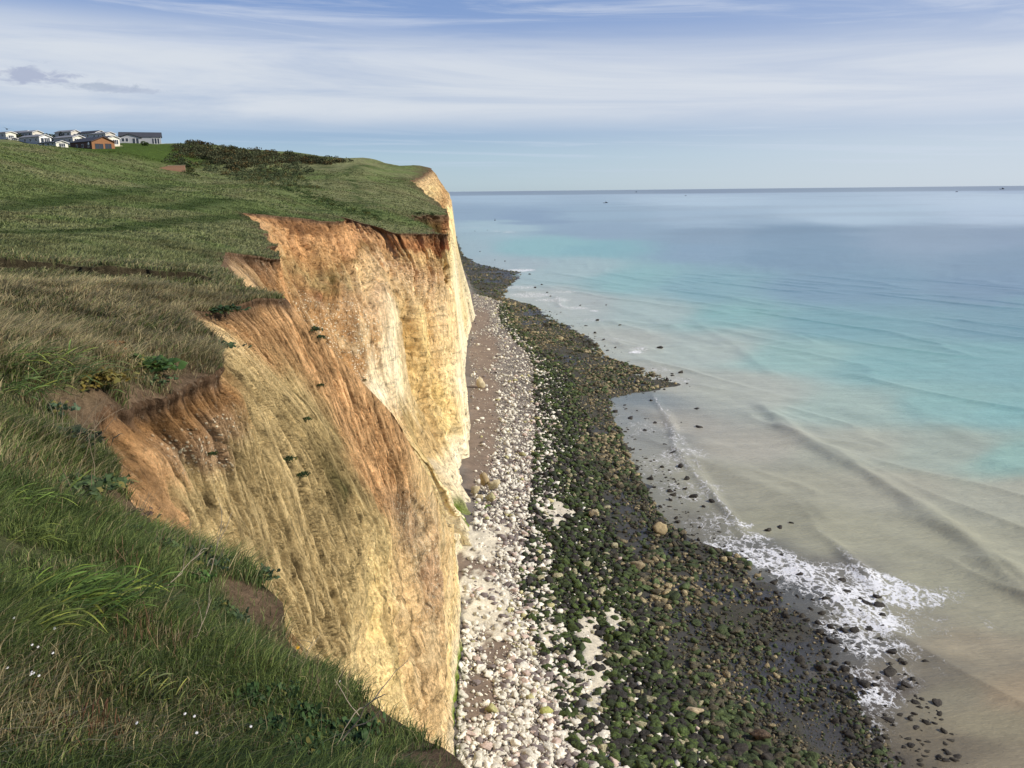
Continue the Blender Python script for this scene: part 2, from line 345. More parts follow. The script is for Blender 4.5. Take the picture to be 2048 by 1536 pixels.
disp = (clay * rills * .95 + (1 - clay) * (flute * np.where(U > 33, 1.0, .75) + strata * 1.5 + rills * .12) + blocky * (.22 + .55 * (1 - clay)))
# lumpy orange clay at the near left corner, soil knobs under the turf
lump = sstep(10.2, 11, U) * (1 - sstep(12.6, 13.4, U)) * sstep(.0, .03, tnorm) * (1 - sstep(.14, .22, tnorm))
disp = disp * (1 - lump * .6) + lump * (fbm(X * 2.2, Y * 2.2, Z * 2.2, o=4, seed=44, gain=.6) * .45 - .05)
env = sstep(0, .9, svv) * .85 + .15
env = env * np.clip(dep / 14, .35, 1.6) ** .5
farscale = np.clip(dep / 80, .9, 2.0)
disp = disp * env * amp * np.where(U > 33, farscale, 1)
# edge scallops on the very top rows
edge_n = fbm(su * .45, 0 * su, o=4, seed=61) * np.clip(dep * .012, .1, 1.3)
disp = disp + edge_n * (1 - sstep(0, 2.5, svv))
disp = disp - .22 * sstep(.05, .3, svv) * (1 - sstep(.5, 1.4, svv))
disp = disp * sstep(0, 3, np.minimum(su, su.max() - su))
spc = np.linalg.norm(du, axis=2)
disp = disp * np.clip(sstep(.004, .045, spc), 0, 1)
disp = disp * (1 - .85 * sstep(22.3, 23, U) * (1 - sstep(30.5, 32, U)) * (1 - sstep(.5, .8, tnorm) * .6))
disp = np.where(U > 33, np.minimum(disp, .35) - .45 * sstep(2, 8, svv), disp)
hn = nr.copy(); hn[..., 2] *= .35
S = S + hn * disp[..., None]

# ------------------------------------------------------------------ terrain height (thin plate spline)
gp = [P(px, py, d) for px, py, d in [
 (0,1536,2.9),(300,1536,3.0),(600,1536,3.15),(0,1380,3.4),(0,1200,4.3),(300,1250,4.6),(450,1300,5.1),(0,1000,6.2),(150,1050,6.6),(0,850,8.6),(150,900,9),
 (0,750,11.2),(200,760,12.6),(0,650,16),(250,680,18),(0,580,23.5),(200,590,25.5),(350,590,29),(400,560,36),(0,549,30.5),(150,556,32),(300,562,33.5),
 (0,508,37),(200,520,39),(380,540,40.5),(0,490,42),(250,490,48),(400,500,52),(150,450,63),(400,450,75),(0,400,78),(250,400,98),(500,418,112),(0,345,108),
 (0,305,150),(0,292,185),(80,294,195),(150,310,190),(150,340,160),(300,350,190),(250,302,235),(300,330,220),(60,292,235),(200,300,240),(280,287,288),(340,287,300),(130,287,290),(20,280,290),
 (400,288,305),(500,300,318),(600,309,325),(700,323,325),(760,324,320),(830,331,300),(500,345,232),(400,330,240),(600,345,240),(700,345,240),(780,350,255),(700,400,172),(600,400,158),
 (500,385,150),(350,385,130),(820,400,195),(860,415,190),(760,425,150),(700,425,142),(760,440,138),(840,450,140),(600,380,175),(640,425,132),(560,425,120)]]
gp += [A(0,0,38.3), A(-3,-4,38.4), A(-6,2,38.2), A(-8,-14,38.5), A(.3,-8,38.3), A(-40,-10,38.6), A(-120,0,42), A(-100,60,43), A(-230,120,54), A(-300,300,60), A(-200,420,56),
       A(-300,540,56), A(-120,450,49), A(-60,400,47), A(-260,-15,48)]
tops = S[:, 0]
for i in np.linspace(0, NU - 1, 90).astype(int):
    gp.append(top0[i])
gp = np.array(gp)
# de-duplicate close points
keep = []
for p in gp:
    if all(np.hypot(p[0] - q[0], p[1] - q[1]) > max(.35, .01 * abs(p[1])) for q in keep): keep.append(p)
gp = np.array(keep)
def warpc(x, y):   # compress distance so that near and far points weigh alike
    r = np.hypot(x, y + 6) + 1e-6
    k = np.log1p(r / 5) / r * 5
    return x * k, (y + 6) * k
gx, gy = warpc(gp[:, 0], gp[:, 1])
def tk(r2): return np.where(r2 > 0, r2 * np.log(r2 + 1e-12), 0) * .5
n = len(gp)
K = tk((gx[:, None] - gx) ** 2 + (gy[:, None] - gy) ** 2) + np.eye(n) * .02
Pm = np.c_[np.ones(n), gx, gy]
Am = np.block([[K, Pm], [Pm.T, np.zeros((3, 3))]])
TW = np.linalg.solve(Am, np.r_[gp[:, 2], 0, 0, 0]); NG = n
BANKL = np.array([P(px, py, d)[:2] for px, py, d in [(-400,512,29),(-150,520,30),(0,530,31.2),(100,536,32.3),(200,545,33.3),(300,551,34.2),(400,549,36)]])
def bank(x, y):
    s = y - np.interp(x, BANKL[:, 0], BANKL[:, 1]) - .9 * fbm(x * .7, 0 * x, o=5, seed=75, gain=.6)
    return (.5 + .25 * fbm(x * .4, y * .1, o=3, seed=76)) * sstep(-.05, .10, s) * np.clip(1 - s / 9, 0, 1) * (1 - sstep(-13.8, -11.8, x))
def ground(x, y, detail=True):
    x = np.atleast_1d(np.asarray(x, float)); y = np.atleast_1d(np.asarray(y, float))
    out = np.empty(x.shape)
    xf, yf, of = x.ravel(), y.ravel(), out.reshape(-1)
    for s in range(0, len(xf), 50000):
        a, b = warpc(xf[s:s+50000], yf[s:s+50000])
        k = tk((a[:, None] - gx) ** 2 + (b[:, None] - gy) ** 2)
        of[s:s+50000] = k @ TW[:NG] + TW[NG] + TW[NG+1] * a + TW[NG+2] * b
    out = out + bank(x, y)
    if detail:
        d = np.hypot(x, y)
        out = out + fbm(x * .9, y * .9, o=3, seed=70) * .07 + fbm(x * .11, y * .11, o=3, seed=71) * np.clip(d * .004, 0, .6)
    return out

# top edge takes the terrain's height; upper rows follow
zt = ground(S[:, 0, 0], S[:, 0, 1])
dz = zt - S[:, 0, 2]
fall = np.exp(-svv / 4.0)
S[..., 2] += dz[:, None] * fall
S[:, 0, 2] = zt
EDGE = S[:, 0, :2]

# ------------------------------------------------------------------ cliff colours
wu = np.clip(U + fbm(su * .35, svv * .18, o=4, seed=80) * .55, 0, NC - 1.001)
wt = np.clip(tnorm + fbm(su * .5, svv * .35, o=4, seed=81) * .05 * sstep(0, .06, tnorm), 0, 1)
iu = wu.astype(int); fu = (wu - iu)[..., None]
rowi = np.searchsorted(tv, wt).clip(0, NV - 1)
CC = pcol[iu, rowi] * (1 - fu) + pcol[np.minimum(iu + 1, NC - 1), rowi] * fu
# streaks running down, pale blocks, iron stain
stk = fbm(RC * 2.2, RD_ * .12, o=4, seed=83)
CC[..., :3] *= (1 + .4 * stk)[..., None]
st2 = sstep(.05, .35, fbm(su * .3, svv * .08, o=4, seed=84)) * (1 - clay) * .28
CC[..., :3] = CC[..., :3] * (1 - st2[..., None]) + np.array([.72, .50, .26]) * st2[..., None]
st3 = sstep(.1, .35, fbm(su * .5, svv * .25, o=4, seed=85)) * (1 - clay) * .3
CC[..., :3] = CC[..., :3] * (1 - st3[..., None]) + np.array([.86, .74, .48]) * st3[..., None]
# rill hollows darkened: their shade is painted into the clay colour
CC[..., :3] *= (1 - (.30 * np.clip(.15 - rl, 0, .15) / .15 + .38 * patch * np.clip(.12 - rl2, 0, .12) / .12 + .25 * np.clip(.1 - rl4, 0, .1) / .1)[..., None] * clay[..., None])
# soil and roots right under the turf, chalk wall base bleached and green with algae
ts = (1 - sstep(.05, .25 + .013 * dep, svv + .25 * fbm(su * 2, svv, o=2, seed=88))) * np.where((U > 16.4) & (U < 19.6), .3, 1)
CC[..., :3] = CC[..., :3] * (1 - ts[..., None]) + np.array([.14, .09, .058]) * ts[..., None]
zb = S[..., 2]
wb = (1 - sstep(3.5, 7.5, zb + fbm(su * .3, svv * .3, o=3, seed=89) * 3))
CC[..., :3] = CC[..., :3] * (1 - .7 * wb[..., None]) + np.array([.78, .72, .56]) * .7 * wb[..., None]
ab = (1 - sstep(2.3, 3.6, zb)) * sstep(0, .25, fbm(su * .25, svv * .1, o=2, seed=90)) * (Y < 130)
CC[..., :3] = CC[..., :3] * (1 - ab[..., None]) + np.array([.16, .24, .03]) * ab[..., None]
tp = (.42 * (U > 33) * (U < 43.5) * (1 - sstep(.14, .26, tnorm + .06 * stk)) * sstep(0, .02, tnorm))[..., None]; CC[..., :3] = CC[..., :3] * (1 - tp) + np.array([.56, .29, .125]) * tp
CC[..., :3] *= np.array([1.15, 1.10, .98]); CC = np.clip(CC, 0.01, 1.2)

m_cliff, nt, b = newmat('cliff_face')
at = N(nt, 'ShaderNodeAttribute', attribute_name='Col')
sk = N(nt, 'ShaderNodeAttribute', attribute_name='speck')
ge = N(nt, 'ShaderNodeNewGeometry')
def noise(scale, det=8, rough=.65, vec=None):
    q = N(nt, 'ShaderNodeTexNoise'); q.inputs['Scale'].default_value = scale; q.inputs['Detail'].default_value = det; q.inputs['Roughness'].default_value = rough
    nt.links.new(vec or ge.outputs['Position'], q.inputs['Vector']); return q
def mapr(src, a, b_, c, d):
    r = N(nt, 'ShaderNodeMapRange'); r.inputs['From Min'].default_value = a; r.inputs['From Max'].default_value = b_
    r.inputs['To Min'].default_value = c; r.inputs['To Max'].default_value = d
    nt.links.new(src, r.inputs['Value']); return r.outputs[0]
n1 = noise(1.3); n2 = noise(9, 8, .7)
s1 = N(nt, 'ShaderNodeVectorMath', operation='SCALE'); nt.links.new(at.outputs['Color'], s1.inputs[0]); nt.links.new(mapr(n1.outputs['Fac'], .3, .7, .78, 1.2), s1.inputs['Scale'])
s2 = N(nt, 'ShaderNodeVectorMath', operation='SCALE'); nt.links.new(s1.outputs[0], s2.inputs[0]); nt.links.new(mapr(n2.outputs['Fac'], .3, .7, .72, 1.22), s2.inputs['Scale'])
# flints and chalk lumps: two sizes of voronoi cells
def specks(scale, lo, hi):
    v = N(nt, 'ShaderNodeTexVoronoi'); v.inputs['Scale'].default_value = scale; v.inputs['Randomness'].default_value = 1
    nt.links.new(ge.outputs['Position'], v.inputs['Vector'])
    sepn = N(nt, 'ShaderNodeSeparateColor'); nt.links.new(v.outputs['Color'], sepn.inputs[0])
    big = mapr(v.outputs['Distance'], lo, hi, 1, 0)
    g = N(nt, 'ShaderNodeMath', operation='LESS_THAN'); g.inputs[1].default_value = .5; nt.links.new(sepn.outputs[0], g.inputs[0])
    mm = N(nt, 'ShaderNodeMath', operation='MULTIPLY'); nt.links.new(big, mm.inputs[0]); nt.links.new(g.outputs[0], mm.inputs[1])
    return mm.outputs[0]
sa_ = specks(3.4, .25, .42); sb = specks(10, .2, .4)
spy = N(nt, 'ShaderNodeSeparateXYZ'); nt.links.new(ge.outputs['Position'], spy.inputs[0])
sag = N(nt, 'ShaderNodeMath', operation='MULTIPLY'); nt.links.new(sa_, sag.inputs[0]); nt.links.new(mapr(spy.outputs[1], 38, 55, 0, 1), sag.inputs[1]); sa = sag.outputs[0]
mxx = N(nt, 'ShaderNodeMath', operation='MAXIMUM'); nt.links.new(sa, mxx.inputs[0]); nt.links.new(sb, mxx.inputs[1])
npat = noise(.45, 4)
pm = N(nt, 'ShaderNodeMath', operation='MULTIPLY'); nt.links.new(mxx.outputs[0], pm.inputs[0]); nt.links.new(mapr(npat.outputs['Fac'], .35, .6, .25, 1), pm.inputs[1])
pm2 = N(nt, 'ShaderNodeMath', operation='MULTIPLY', use_clamp=True); nt.links.new(pm.outputs[0], pm2.inputs[0]); nt.links.new(sk.outputs['Fac'], pm2.inputs[1])
mix = N(nt, 'ShaderNodeMix', data_type='RGBA'); nt.links.new(pm2.outputs[0], mix.inputs['Factor']); nt.links.new(s2.outputs[0], mix.inputs['A'])
mix.inputs['B'].default_value = (.90, .80, .56, 1)
# cracks
vc = N(nt, 'ShaderNodeTexVoronoi', feature='DISTANCE_TO_EDGE'); vc.inputs['Scale'].default_value = .8
wv = N(nt, 'ShaderNodeVectorMath', operation='ADD'); wn = noise(1.1, 5); nt.links.new(ge.outputs['Position'], wv.inputs[0])
wsc = N(nt, 'ShaderNodeVectorMath', operation='SCALE'); wsc.inputs['Scale'].default_value = 2.2; nt.links.new(wn.outputs['Color'], wsc.inputs[0]); nt.links.new(wsc.outputs[0], wv.inputs[1])
nt.links.new(wv.outputs[0], vc.inputs['Vector'])
crk = N(nt, 'ShaderNodeVectorMath', operation='SCALE'); nt.links.new(mix.outputs['Result'], crk.inputs[0]); nt.links.new(mapr(vc.outputs['Distance'], 0, .05, .8, 1), crk.inputs['Scale'])
nt.links.new(crk.outputs[0], b.inputs['Base Color'])
b.inputs['Roughness'].default_value = .95; b.inputs['Specular IOR Level'].default_value = .1
asu = N(nt, 'ShaderNodeAttribute', attribute_name='su'); asv = N(nt, 'ShaderNodeAttribute', attribute_name='sv'); acl = N(nt, 'ShaderNodeAttribute', attribute_name='clay')
cx = N(nt, 'ShaderNodeCombineXYZ'); nt.links.new(asu.outputs['Fac'], cx.inputs[0])
mm_ = N(nt, 'ShaderNodeMath', operation='MULTIPLY'); mm_.inputs[1].default_value = .16; nt.links.new(asv.outputs['Fac'], mm_.inputs[0]); nt.links.new(mm_.outputs[0], cx.inputs[1])
nan = noise(3.2, 10, .68, cx.outputs[0]); nan.inputs['Distortion'].default_value = .35
nan3 = noise(9, 9, .7, cx.outputs[0]); nan2 = noise(1.0, 8, .6, cx.outputs[0])
npit = noise(5.5, 6, .6, cx.outputs[0]); npit.inputs['Distortion'].default_value = .2; nan2.inputs['Distortion'].default_value = .6
crk2 = N(nt, 'ShaderNodeVectorMath', operation='SCALE'); nt.links.new(crk.outputs[0], crk2.inputs[0]); nt.links.new(mapr(nan.outputs['Fac'], .32, .62, .72, 1.2), crk2.inputs['Scale'])
crk3 = N(nt, 'ShaderNodeVectorMath', operation='SCALE'); nt.links.new(crk2.outputs[0], crk3.inputs[0]); nt.links.new(mapr(nan2.outputs['Fac'], .32, .62, .8, 1.15), crk3.inputs['Scale'])
mpb = N(nt, 'ShaderNodeMapping'); mpb.inputs['Scale'].default_value = (.22, .22, 1.5); mpb.inputs['Rotation'].default_value = (.05, .03, 0); nt.links.new(ge.outputs['Position'], mpb.inputs['Vector'])
nbed = noise(1.0, 7, .7, mpb.outputs[0]); nbed.inputs['Distortion'].default_value = .4
bedv = mapr(nbed.outputs['Fac'], .36, .46, .62, 1.05)
bmx = N(nt, 'ShaderNodeMix', data_type='FLOAT'); nt.links.new(acl.outputs['Fac'], bmx.inputs[0]); nt.links.new(bedv, bmx.inputs[2]); bmx.inputs[3].default_value = 1.0
crk5 = N(nt, 'ShaderNodeVectorMath', operation='SCALE'); nt.links.new(crk3.outputs[0], crk5.inputs[0]); nt.links.new(bmx.outputs[0], crk5.inputs['Scale'])
crk4 = N(nt, 'ShaderNodeVectorMath', operation='SCALE'); nt.links.new(crk5.outputs[0], crk4.inputs[0]); nt.links.new(mapr(npit.outputs['Fac'], .34, .43, .5, 1.06), crk4.inputs['Scale'])  # dark pits: rill shadow painted into the base colour
nt.links.new(crk4.outputs[0], b.inputs['Base Color'])
bpp = N(nt, 'ShaderNodeBump'); bpp.inputs['Strength'].default_value = 1; bpp.inputs['Distance'].default_value = .15; nt.links.new(mapr(npit.outputs['Fac'], .33, .45, 0, 1), bpp.inputs['Height'])
bp0 = N(nt, 'ShaderNodeBump'); bp0.inputs['Strength'].default_value = 1; bp0.inputs['Distance'].default_value = .30; nt.links.new(nan.outputs['Fac'], bp0.inputs['Height']); nt.links.new(bpp.outputs[0], bp0.inputs['Normal'])
bp9 = N(nt, 'ShaderNodeBump'); bp9.inputs['Strength'].default_value = 1; bp9.inputs['Distance'].default_value = .12; nt.links.new(nan3.outputs['Fac'], bp9.inputs['Height']); nt.links.new(bp0.outputs[0], bp9.inputs['Normal'])
bp1 = N(nt, 'ShaderNodeBump'); nt.links.new(bp9.outputs[0], bp1.inputs['Normal']); bp1.inputs['Strength'].default_value = .9; bp1.inputs['Distance'].default_value = .35; nt.links.new(noise(1.8, 10, .72).outputs['Fac'], bp1.inputs['Height'])
bp2 = N(nt, 'ShaderNodeBump'); bp2.inputs['Strength'].default_value = .8; bp2.inputs['Distance'].default_value = .08; nt.links.new(noise(11, 8, .7).outputs['Fac'], bp2.inputs['Height']); nt.links.new(bp1.outputs[0], bp2.inputs['Normal'])
bp3 = N(nt, 'ShaderNodeBump'); bp3.inputs['Strength'].default_value = .6; bp3.inputs['Distance'].default_value = .12; nt.links.new(pm2.outputs[0], bp3.inputs['Height']); nt.links.new(bp2.outputs[0], bp3.inputs['Normal'])
nt.links.new(bp3.outputs[0], b.inputs['Normal'])

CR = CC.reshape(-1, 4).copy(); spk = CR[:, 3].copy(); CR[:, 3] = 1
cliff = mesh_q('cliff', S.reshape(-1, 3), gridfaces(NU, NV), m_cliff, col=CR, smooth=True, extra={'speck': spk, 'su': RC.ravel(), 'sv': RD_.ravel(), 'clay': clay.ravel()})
tag(cliff, kind='structure')

# ------------------------------------------------------------------ grassy top
far = [A(-150,520), A(-420,560), A(-420,300), A(-330,60), A(-260,-16)]
poly = np.array(list(EDGE) + far[1:])
def inside(x, y):
    r = np.zeros(x.shape, bool)
    px, py = poly[:, 0], poly[:, 1]
    qx, qy = np.roll(px, -1), np.roll(py, -1)
    for a, b_, c, d in zip(px, py, qx, qy):
        if b_ == d: continue
        m = ((b_ > y) != (d > y))
        if m.any():
            r[m] ^= x[m] < (c - a) * (y[m] - b_) / (d - b_) + a
    return r
pts = []
r = 1.0
ring = []
rr = []
while r < 640:
    rr.append(r); r *= 1.022
for r in rr:
    nth = 190
    th = np.linspace(math.radians(84), math.radians(205), nth) + RNG.normal(0, .004, nth)
    q = r * (1 + RNG.normal(0, .005, nth))
    ring.append(np.c_[q * np.cos(th), q * np.sin(th)])
ring = np.concatenate(ring)
# radial fan covers the slope ahead; a sparse grid covers the rest
gxx, gyy = np.meshgrid(np.linspace(-250, 0, 40), np.linspace(-15, 2, 14)); ring = np.r_[ring, np.c_[gxx.ravel(), gyy.ravel()]]
bx = np.linspace(-40, -11.6, 520); by = np.interp(bx, BANKL[:, 0], BANKL[:, 1]) + .9 * fbm(bx * .7, 0 * bx, o=5, seed=75, gain=.6)
ring = ring[(np.abs(ring[:, 1] - np.interp(ring[:, 0], bx, by)) > .3) | (ring[:, 0] > -11.6) | (ring[:, 0] < -40)]
for o_ in (-.22, -.035, .0, .065, .25): ring = np.r_[ring, np.c_[bx, by + o_]]
ok = inside(ring[:, 0], ring[:, 1]); ring = ring[ok]
# keep points off the edge itself
dmin = np.full(len(ring), 1e9)
E2 = EDGE[::2]
for s in range(0, len(ring), 4000):
    q = ring[s:s+4000]; dmin[s:s+4000] = np.sqrt(((q[:, None] - E2[None]) ** 2).sum(2)).min(1)
ring = ring[dmin > .02 + .006 * np.hypot(ring[:, 0], ring[:, 1])]
nb = len(poly)
vv = [Vector((float(a), float(b_))) for a, b_ in np.r_[poly, ring]]
ed = [(i, (i + 1) % nb) for i in range(nb)]
res = delaunay_2d_cdt(vv, ed, [list(range(nb))], 1, 1e-5)
TV = np.array([(v.x, v.y) for v in res[0]]); TF = [f for f in res[2] if len(f) == 3]
TF = np.array(TF)
TZ = ground(TV[:, 0], TV[:, 1])
# faces up
a_, b_, c_ = TV[TF[:, 0]], TV[TF[:, 1]], TV[TF[:, 2]]
cr = (b_[:, 0]-a_[:, 0])*(c_[:, 1]-a_[:, 1]) - (b_[:, 1]-a_[:, 1])*(c_[:, 0]-a_[:, 0])
TF[cr < 0] = TF[cr < 0][:, ::-1]
TVp, TVq, TVd = proj(TV[:, 0], np.maximum(TV[:, 1], .5), TZ)

def hit(px, py):      # photo pixel -> point on the slope (march)
    a, b, c = ray(px, py)
    d = np.concatenate([np.linspace(2, 60, 240), np.linspace(61, 420, 500)])
    z = ground(a * d, b * d, False)
    h = H + c * d - z
    k = np.where(h <= 0)[0]
    i = k[0] if len(k) else len(d) - 1
    return np.array([a * d[i], b * d[i]])

def seg_dist(x, y, pl):
    r = np.full(x.shape, 1e9)
    for (ax, ay), (bx, by) in zip(pl[:-1], pl[1:]):
        vx, vy = bx - ax, by - ay
        t = np.clip(((x - ax) * vx + (y - ay) * vy) / (vx * vx + vy * vy + 1e-9), 0, 1)
        r = np.minimum(r, np.hypot(x - ax - t * vx, y - ay - t * vy))
    return r
PATHS = [([(0,415),(150,398),(260,382),(330,372)], 3.0), ([(330,415),(450,400),(560,415),(640,420)], 3.0), ([(0,470),(200,462),(400,440),(520,425)], 2.2),
         ([(690,345),(710,370),(715,395),(750,412)], 1.2), ([(600,385),(690,405),(760,428)], 1.4), ([(640,330),(690,345),(740,325)], 1.5)]
PATHS = [([hit(*q) for q in pl], wd) for pl, wd in PATHS]
LAWN = [hit(240, 300), hit(300, 310), hit(330, 300), hit(290, 290)]
def turf_colour(x, y):
    n1 = fbm(x * .06, y * .06, o=4, seed=100); n2 = fbm(x * .35, y * .35, o=4, seed=101); n3 = fbm(x * 1.7, y * 1.7, o=3, seed=102)
    g = np.array([.155, .195, .065]); s = np.array([.26, .25, .12]); dk = np.array([.105, .135, .050]); br = np.array([.12, .085, .045])
    d = np.hypot(x, y)
    t = sstep(-.25, .35, n1 + .6 * n2)[..., None]
    c = g * (1 - t * .75) + s * t * .75
    k = sstep(.05, .4, n2 + .5 * n3)[..., None]; c = c * (1 - k * .5) + dk * k * .5
    k = sstep(.1, .4, fbm(x * .2, y * .2, o=3, seed=104))[..., None]; c = c * (1 - k * .3) + br * k * .3
    for pl, wd in PATHS:
        m = (1 - sstep(.3, 1, seg_dist(x, y, pl) / wd + n2 * .3))[..., None] * .8
        c = c * (1 - m) + np.array([.045, .075, .018]) * m
    m = (1 - sstep(10, 26, seg_dist(x, y, LAWN)))[..., None]
    c = c * (1 - m) + np.array([.075, .115, .022]) * m
    return c
tcA = turf_colour(TV[:, 0], TV[:, 1])
de = np.full(len(TV), 1e9)
for s in range(0, len(TV), 4000):
    q = TV[s:s+4000]; de[s:s+4000] = np.sqrt(((q[:, None] - E2[None]) ** 2).sum(2)).min(1)
m = (1 - sstep(.05, .5 + .01 * TVd, de + .35 * fbm(TV[:, 0] * 1.5, TV[:, 1] * 1.5, o=2, seed=110)))[:, None] * .8
tcA = tcA * (1 - m) + np.array([.13, .08, .05]) * m
bs = TV[:, 1] - np.interp(TV[:, 0], bx, by)
m = ((np.abs(bs - .01) < .12) & (TV[:, 0] > -40) & (TV[:, 0] < -12.2))[:, None] * .85
tcA = tcA * (1 - m) + np.array([.06, .04, .028]) * m
# bare soil patches near the edge
BARE = [(P(330,790,14.2), 1.1), (P(400,765,16), 1.0), (P(520,1200,6.9), .45), (P(545,1240,6.7), .3), (P(190,870,12.2), .7), (P(800,1465,4.9), .3), (P(700,1385,5.6), .25), (P(900,1520,3.6), .3), (P(760,1425,5.1), .22), (P(860,1500,4.0), .25), (P(640,1355,6.0), .2), (P(590,1310,6.3), .2), (P(930,1533,3.4), .25), (P(290,1040,9), .5),(P(240,830,12.8),.6)]
bare_f = lambda x, y: np.max([1 - sstep(.55, 1.1, np.hypot(x - c[0], y - c[1]) / r + .4 * fbm(x * 2, y * 2, o=2, seed=111)) for c, r in BARE], axis=0)
m = bare_f(TV[:, 0], TV[:, 1])[:, None] * .9
tcA = tcA * (1 - m) + np.array([.20, .135, .082]) * m
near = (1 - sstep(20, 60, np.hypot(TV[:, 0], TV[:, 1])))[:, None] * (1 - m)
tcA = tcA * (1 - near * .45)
m_turf, nt, b = newmat('turf')
attr_mix(nt, b, .8, 7, .45, rough=1, spec=.05, bumps=((.9, .8, .5), (4, .8, .25), (25, .7, .05)))
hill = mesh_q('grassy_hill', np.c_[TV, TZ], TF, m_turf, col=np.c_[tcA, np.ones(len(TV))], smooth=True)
tag(hill, kind='structure')

# ------------------------------------------------------------------ beach zones as X(Y)
rowsB = [  # py, foot, chalk end, green end, reef end
 (455,908,909,910,912),(480,914,916,918,921),(505,918,920,922,930),(520,920,922,925,955),(540,928,930,935,1045),(560,938,940,945,1020),(585,944,950,965,1005),(600,945,1000,1012,1060),(640,946,1008,1020,1125),
 (680,938,1040,1055,1185),(700,936,1062,1080,1200),(730,937,1078,1120,1290),(755,938,1080,1140,1340),(780,940,1078,1140,1215),(830,943,1085,1160,1225),(900,945,1082,1160,1245),
 (1000,944,1080,1185,1300),(1060,944,1070,1200,1370),(1080,942,1070,1230,1450),(1150,922,1062,1245,1520),(1250,922,1085,1270,1620),(1350,912,1130,1330,1680),(1450,908,1160,1400,1740),(1536,905,1200,1460,1800)]
BR = []
for py, *xs in rowsB:
    q = [G(x, py, z) for x, z in zip(xs, (2.0, 1.2, .6, .1))]
    BR.append([q[0][1]] + [p[0] for p in q])
BR = np.array(BR)[::-1]
BR = np.r_[[[10, 4.5, 10, 17, 40], [30, 0, 8, 15.5, 38]], BR, [[1500, -150, -148, -146, -130]]]
def zone(y, k): return np.interp(y, BR[:, 0], BR[:, k])
def beach_z(x, y):
    f, wv_, g_, s_ = (zone(y, k) for k in (1, 2, 3, 4))
    z = np.where(x < wv_, 2.0 + (1.3 - 2.0) * np.clip((x - f) / np.maximum(wv_ - f, .1), -1, 1),
        np.where(x < g_, 1.3 + (.65 - 1.3) * (x - wv_) / np.maximum(g_ - wv_, .1),
        np.where(x < s_, .65 + (-.0 - .65) * (x - g_) / np.maximum(s_ - g_, .1), -.0 - (x - s_) * .08)))
    return z + fbm(x * .35, y * .35, o=4, seed=120) * .18 + fbm(x * .06, y * .06, o=2, seed=121) * .15
yb = np.concatenate([np.linspace(12, 45, 50), 45 * 29.0 ** np.linspace(.003, 1, 760)])
xb = np.concatenate([np.linspace(-1, 1, 260) * 1.0])
YY, TT = np.meshgrid(yb, np.linspace(0, 1, 260), indexing='ij')
f_ = zone(YY, 1) - 6; e_ = zone(YY, 4) + 14
XX = f_ + (e_ - f_) * TT
ZZ = beach_z(XX, YY)
SLABS = [(955,1090,5.2,2.6),(975,1200,7.5,2.6),(930,1190,3,1.4),(1110,1018,5.5,2.2),(1190,1345,5.5,1.4),(1185,1290,6.5,1.4),(1100,1262,2.5,1.2),(1170,1352,2,1.3),(1005,1060,2,1.5),(1230,1225,3,1.0)]
SL = [(G(px, py, 1.6), ly, lx) for px, py, ly, lx in SLABS]
def slab_m(x, y):
    return np.max([1 - sstep(.75, 1.0, np.hypot((x - c[0]) / lx, (y - c[1]) / ly) + .8 * fbm(x * .7, y * .5, o=5, seed=130, gain=.6)) for c, ly, lx in SL], axis=0)
SANDS = [(968,790,26,3.0),(960,900,20,2.8),(968,700,34,4.2),(955,640,30,4.5),(950,1130,5,3.0),(1090,1045,3,1.5),(965,850,16,3.0),(990,1290,5,1.6),(960,1395,4,1.5)]
SN = [(G(px, py, 1.8), ly, lx) for px, py, ly, lx in SANDS]
def sand_m(x, y):
    return np.max([1 - sstep(.6, 1.1, np.hypot((x - c[0]) / lx, (y - c[1]) / ly) + .3 * fbm(x * .5, y * .3, o=3, seed=131)) for c, ly, lx in SN], axis=0)
sm = slab_m(XX, YY); ZZ = ZZ + sm * (.16 + .10 * fbm(XX * 1.5, YY * 1.5, o=3, seed=134))
sd = sand_m(XX, YY)
base = np.zeros(XX.shape + (3,))
w_, g_, s_ = zone(YY, 2), zone(YY, 3), zone(YY, 4)
nB = fbm(XX * .3, YY * .2, o=4, seed=132)
tW = sstep(-1.5, 1.5, XX - w_ + nB * 3)[..., None]; tG = sstep(-2, 2, XX - g_ + nB * 4)[..., None]
shing = np.array([.17, .145, .118]) * (1 + .5 * fbm(XX * .4, YY * .3, o=3, seed=133))[..., None]
base = shing * (1 - tW) + np.array([.045, .05, .025]) * tW
base = base * (1 - tG) + np.array([.050, .046, .030]) * tG
base = base * (1 - sd[..., None]) + np.array([.21, .155, .11]) * sd[..., None]
base = base * (1 - sm[..., None]) + np.array([.70, .63, .47]) * (1 + .15 * nB[..., None]) * sm[..., None]
flat_m = sstep(.25, .5, (XX - g_) / np.maximum(s_ - g_, 1)) * (1 - sstep(76, 90, YY))
wet = np.maximum(flat_m * sstep(-.12, .12, fbm(XX * .16 + .1 * YY, YY * .22, o=4, seed=136)), sstep(0, .2, fbm(XX * .12, YY * .1, o=3, seed=137)) * sstep(-2, 6, XX - g_) * .8)
base = base * (1 - wet[..., None]) + np.array([.050, .045, .036]) * wet[..., None]
m_beach, nt, b = newmat('beach_shingle')
attr_mix(nt, b, .5, 5, .3, rough=.9, spec=.15, bumps=((1.2, .5, .2), (8, .6, .06), (35, .4, .02)))
wa = N(nt, 'ShaderNodeAttribute', attribute_name='wet'); wr = N(nt, 'ShaderNodeMapRange'); wr.inputs['To Min'].default_value = .92; wr.inputs['To Max'].default_value = .32; nt.links.new(wa.outputs['Fac'], wr.inputs['Value']); nt.links.new(wr.outputs[0], b.inputs['Roughness']); b.inputs['Specular IOR Level'].default_value = .5
